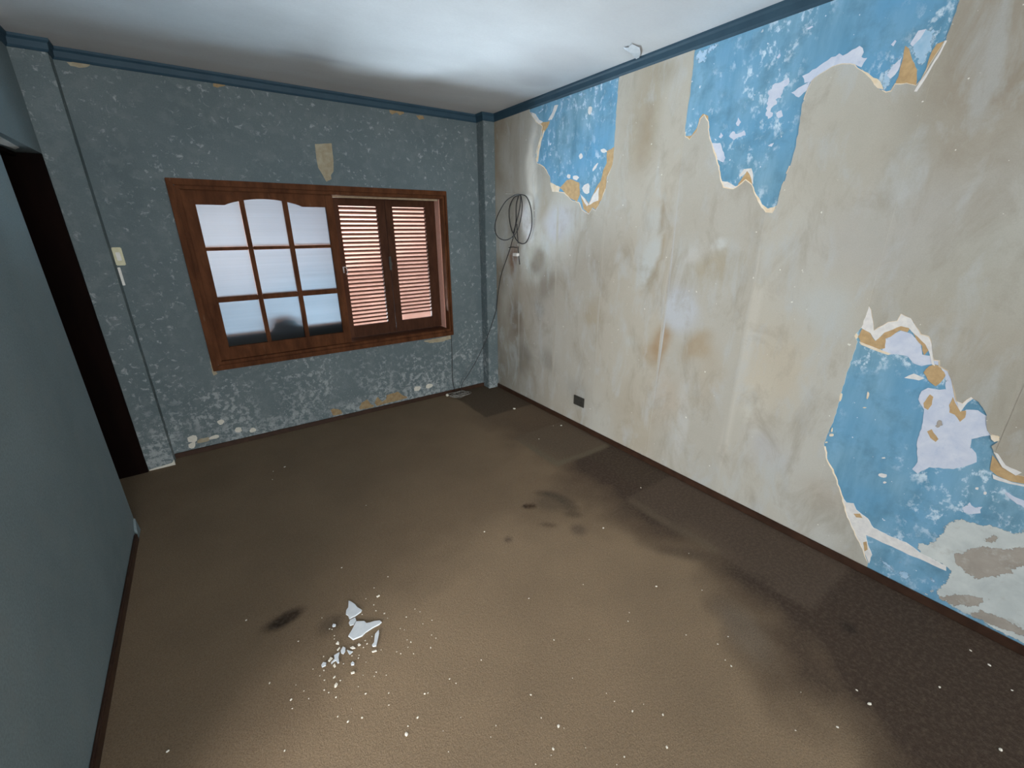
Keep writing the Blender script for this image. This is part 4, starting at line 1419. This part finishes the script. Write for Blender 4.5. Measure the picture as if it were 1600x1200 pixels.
for pts_, chip_label in zip([
    [(490, 430), (560, 395), (575, 440), (540, 490), (490, 505), (472, 470)], [(365, 840), (395, 785), (430, 800), (425, 850), (400, 885), (370, 870)],
    [(275, 905), (320, 875), (350, 860), (335, 920), (345, 1000), (325, 1010), (300, 970), (270, 990), (240, 1020), (235, 1000), (285, 950)],
    [(105, 1035), (130, 995), (172, 1000), (165, 1040), (115, 1062)], [(500, 1010), (525, 985), (548, 1005), (545, 1030), (505, 1035)],
    [(450, 830), (500, 845), (528, 850), (485, 890), (470, 870)], [(490, 800), (530, 780), (560, 805), (520, 815)], [(195, 975), (230, 925), (258, 940), (215, 985)],
    [(780, 850), (840, 830), (848, 845), (790, 862)], [(252, 510), (265, 482), (300, 488), (295, 512), (260, 522)], [(300, 750), (325, 715), (345, 730), (340, 755)],
    [(500, 1130), (548, 1118), (552, 1138), (505, 1150)], [(842, 112), (880, 90), (888, 102), (855, 122)], [(315, 830), (350, 790), (358, 800), (325, 838)],
    [(262, 1040), (285, 1010), (300, 1045), (280, 1065)], [(590, 760), (610, 740), (632, 760), (605, 775)]], chip_labels):
    flake('plaster_chip', pts_, G0, M_FLAKE if len(pts_) > 4 else M_CRUMB, 0.004, chip_label, 'plaster chip', 'small plaster chips', 0.02)

Q6 = (400, 900, 4.0)
Q7 = (800, 900, 4.0)
Q8 = (1200, 900, 4.0)
Q3 = (800, 600, 4.0)
Q2 = (400, 600, 4.0)
Q5 = (0, 900, 4.0)
crumbs = []
for base, lst in [
    (Q6, [(500, 687, 16), (220, 775, 11), (940, 992, 16), (575, 912, 10), (663, 888, 9), (1010, 887, 10), (85, 672, 8), (228, 830, 6), (330, 768, 6), (427, 715, 7), (500, 760, 8), (527, 655, 7), (490, 635, 10),
          (685, 738, 8), (830, 733, 6), (1055, 738, 8), (1075, 733, 6), (830, 808, 6), (512, 880, 6), (180, 1093, 8), (1203, 1100, 5), (1210, 645, 7), (1250, 672, 5), (1408, 527, 6), (1467, 1008, 4), (1500, 937, 5),
          (950, 940, 6), (752, 603, 6), (740, 628, 5), (670, 622, 4), (815, 622, 4), (968, 415, 7), (950, 447, 5), (985, 487, 5), (905, 487, 5), (880, 475, 4), (1092, 450, 6), (1098, 370, 6), (1125, 390, 5),
          (940, 258, 6), (993, 208, 4), (1025, 225, 4), (1100, 278, 5), (1043, 300, 5), (902, 330, 4), (928, 338, 4), (803, 236, 7), (750, 219, 6), (737, 182, 6), (738, 76, 5), (825, 6, 6), (687, 143, 4),
          (822, 265, 4), (663, 242, 6), (265, 410, 6), (412, 263, 4), (460, 332, 5), (475, 335, 5), (400, 625, 5), (425, 592, 6), (428, 653, 6), (357, 583, 5), (455, 730, 6), (300, 720, 5), (250, 683, 4),
          (640, 515, 6), (645, 497, 4), (688, 540, 4), (695, 425, 7), (683, 405, 6), (672, 448, 6), (643, 433, 8), (725, 380, 5), (548, 550, 6), (600, 500, 6), (423, 505, 6), (490, 375, 5), (490, 395, 5), (640, 693, 4), (597, 832, 3),
          (782, 463, 4), (945, 400, 4), (1280, 885, 4), (1170, 970, 3)]),
    (Q7, [(902, 67, 7), (1187, 90, 5), (733, 230, 4), (725, 284, 6), (445, 55, 5), (105, 142, 6), (262, 402, 6), (482, 398, 3), (1088, 370, 5), (1285, 427, 6), (1332, 527, 5), (1370, 565, 7), (118, 745, 7), (183, 888, 6),
          (290, 940, 12), (325, 952, 4), (258, 1083, 10), (460, 1075, 5), (753, 847, 9), (943, 870, 9), (967, 1072, 10), (702, 1132, 8), (640, 785, 5), (590, 735, 4), (822, 803, 4), (378, 640, 4), (245, 1122, 4), (148, 1178, 5), (1350, 380, 6), (655, 1180, 4)]),
    (Q8, [(632, 802, 14), (434, 947, 13), (1452, 1088, 16), (553, 715, 8), (1265, 468, 10), (1382, 558, 10), (1072, 697, 9), (1523, 716, 9), (172, 967, 6), (205, 728, 4)]),
    (Q3, [(805, 650, 6), (571, 902, 8), (168, 345, 5), (308, 261, 9), (14, 156, 11), (1105, 1060, 4), (258, 262, 3)]),
    (Q2, [(1428, 925, 8), (180, 520, 6), (108, 547, 5), (103, 598, 4), (688, 760, 4), (536, 1150, 6)]),
    (Q5, [(1048, 1097, 10), (1540, 278, 8)])]:
    for x, y, r in lst:
        crumbs.append((base[0] + x / base[2], base[1] + y / base[2], r / base[2] * 0.85))
protos = []
for k in range(6):
    bm = bmesh.new()
    bmesh.ops.create_icosphere(bm, subdivisions=1, radius=1.0)
    for v in bm.verts:
        v.co = Vector((v.co.x * random.uniform(0.75, 1.3), v.co.y * random.uniform(0.6, 1.0), max(v.co.z, -0.55) * random.uniform(0.4, 0.6) + 0.32))
    zmin = min(v.co.z for v in bm.verts)
    for v in bm.verts:
        v.co.z -= zmin
    me = bpy.data.meshes.new('plaster_crumb')
    bm.to_mesh(me)
    bm.free()
    me.materials.append(M_CRUMB)
    protos.append(me)
for i, (a, b, r) in enumerate(crumbs):
    p0 = hit(a, b, 2, 0.0)
    size = r * float(np.dot(p0 - CAM, CF)) / FPX
    o = bpy.data.objects.new('plaster_crumb', protos[i % 6])
    COL.objects.link(o)
    o.location = (p0[0], p0[1], 0.001)
    s = size * random.uniform(0.9, 1.15)
    o.scale = (s, s, s * 0.8)
    o.rotation_euler = (0, 0, random.uniform(0, 6.28))
    tag(o, 'tiny cream crumb of plaster scattered on the brown carpet', 'crumb', 'scattered plaster crumbs')
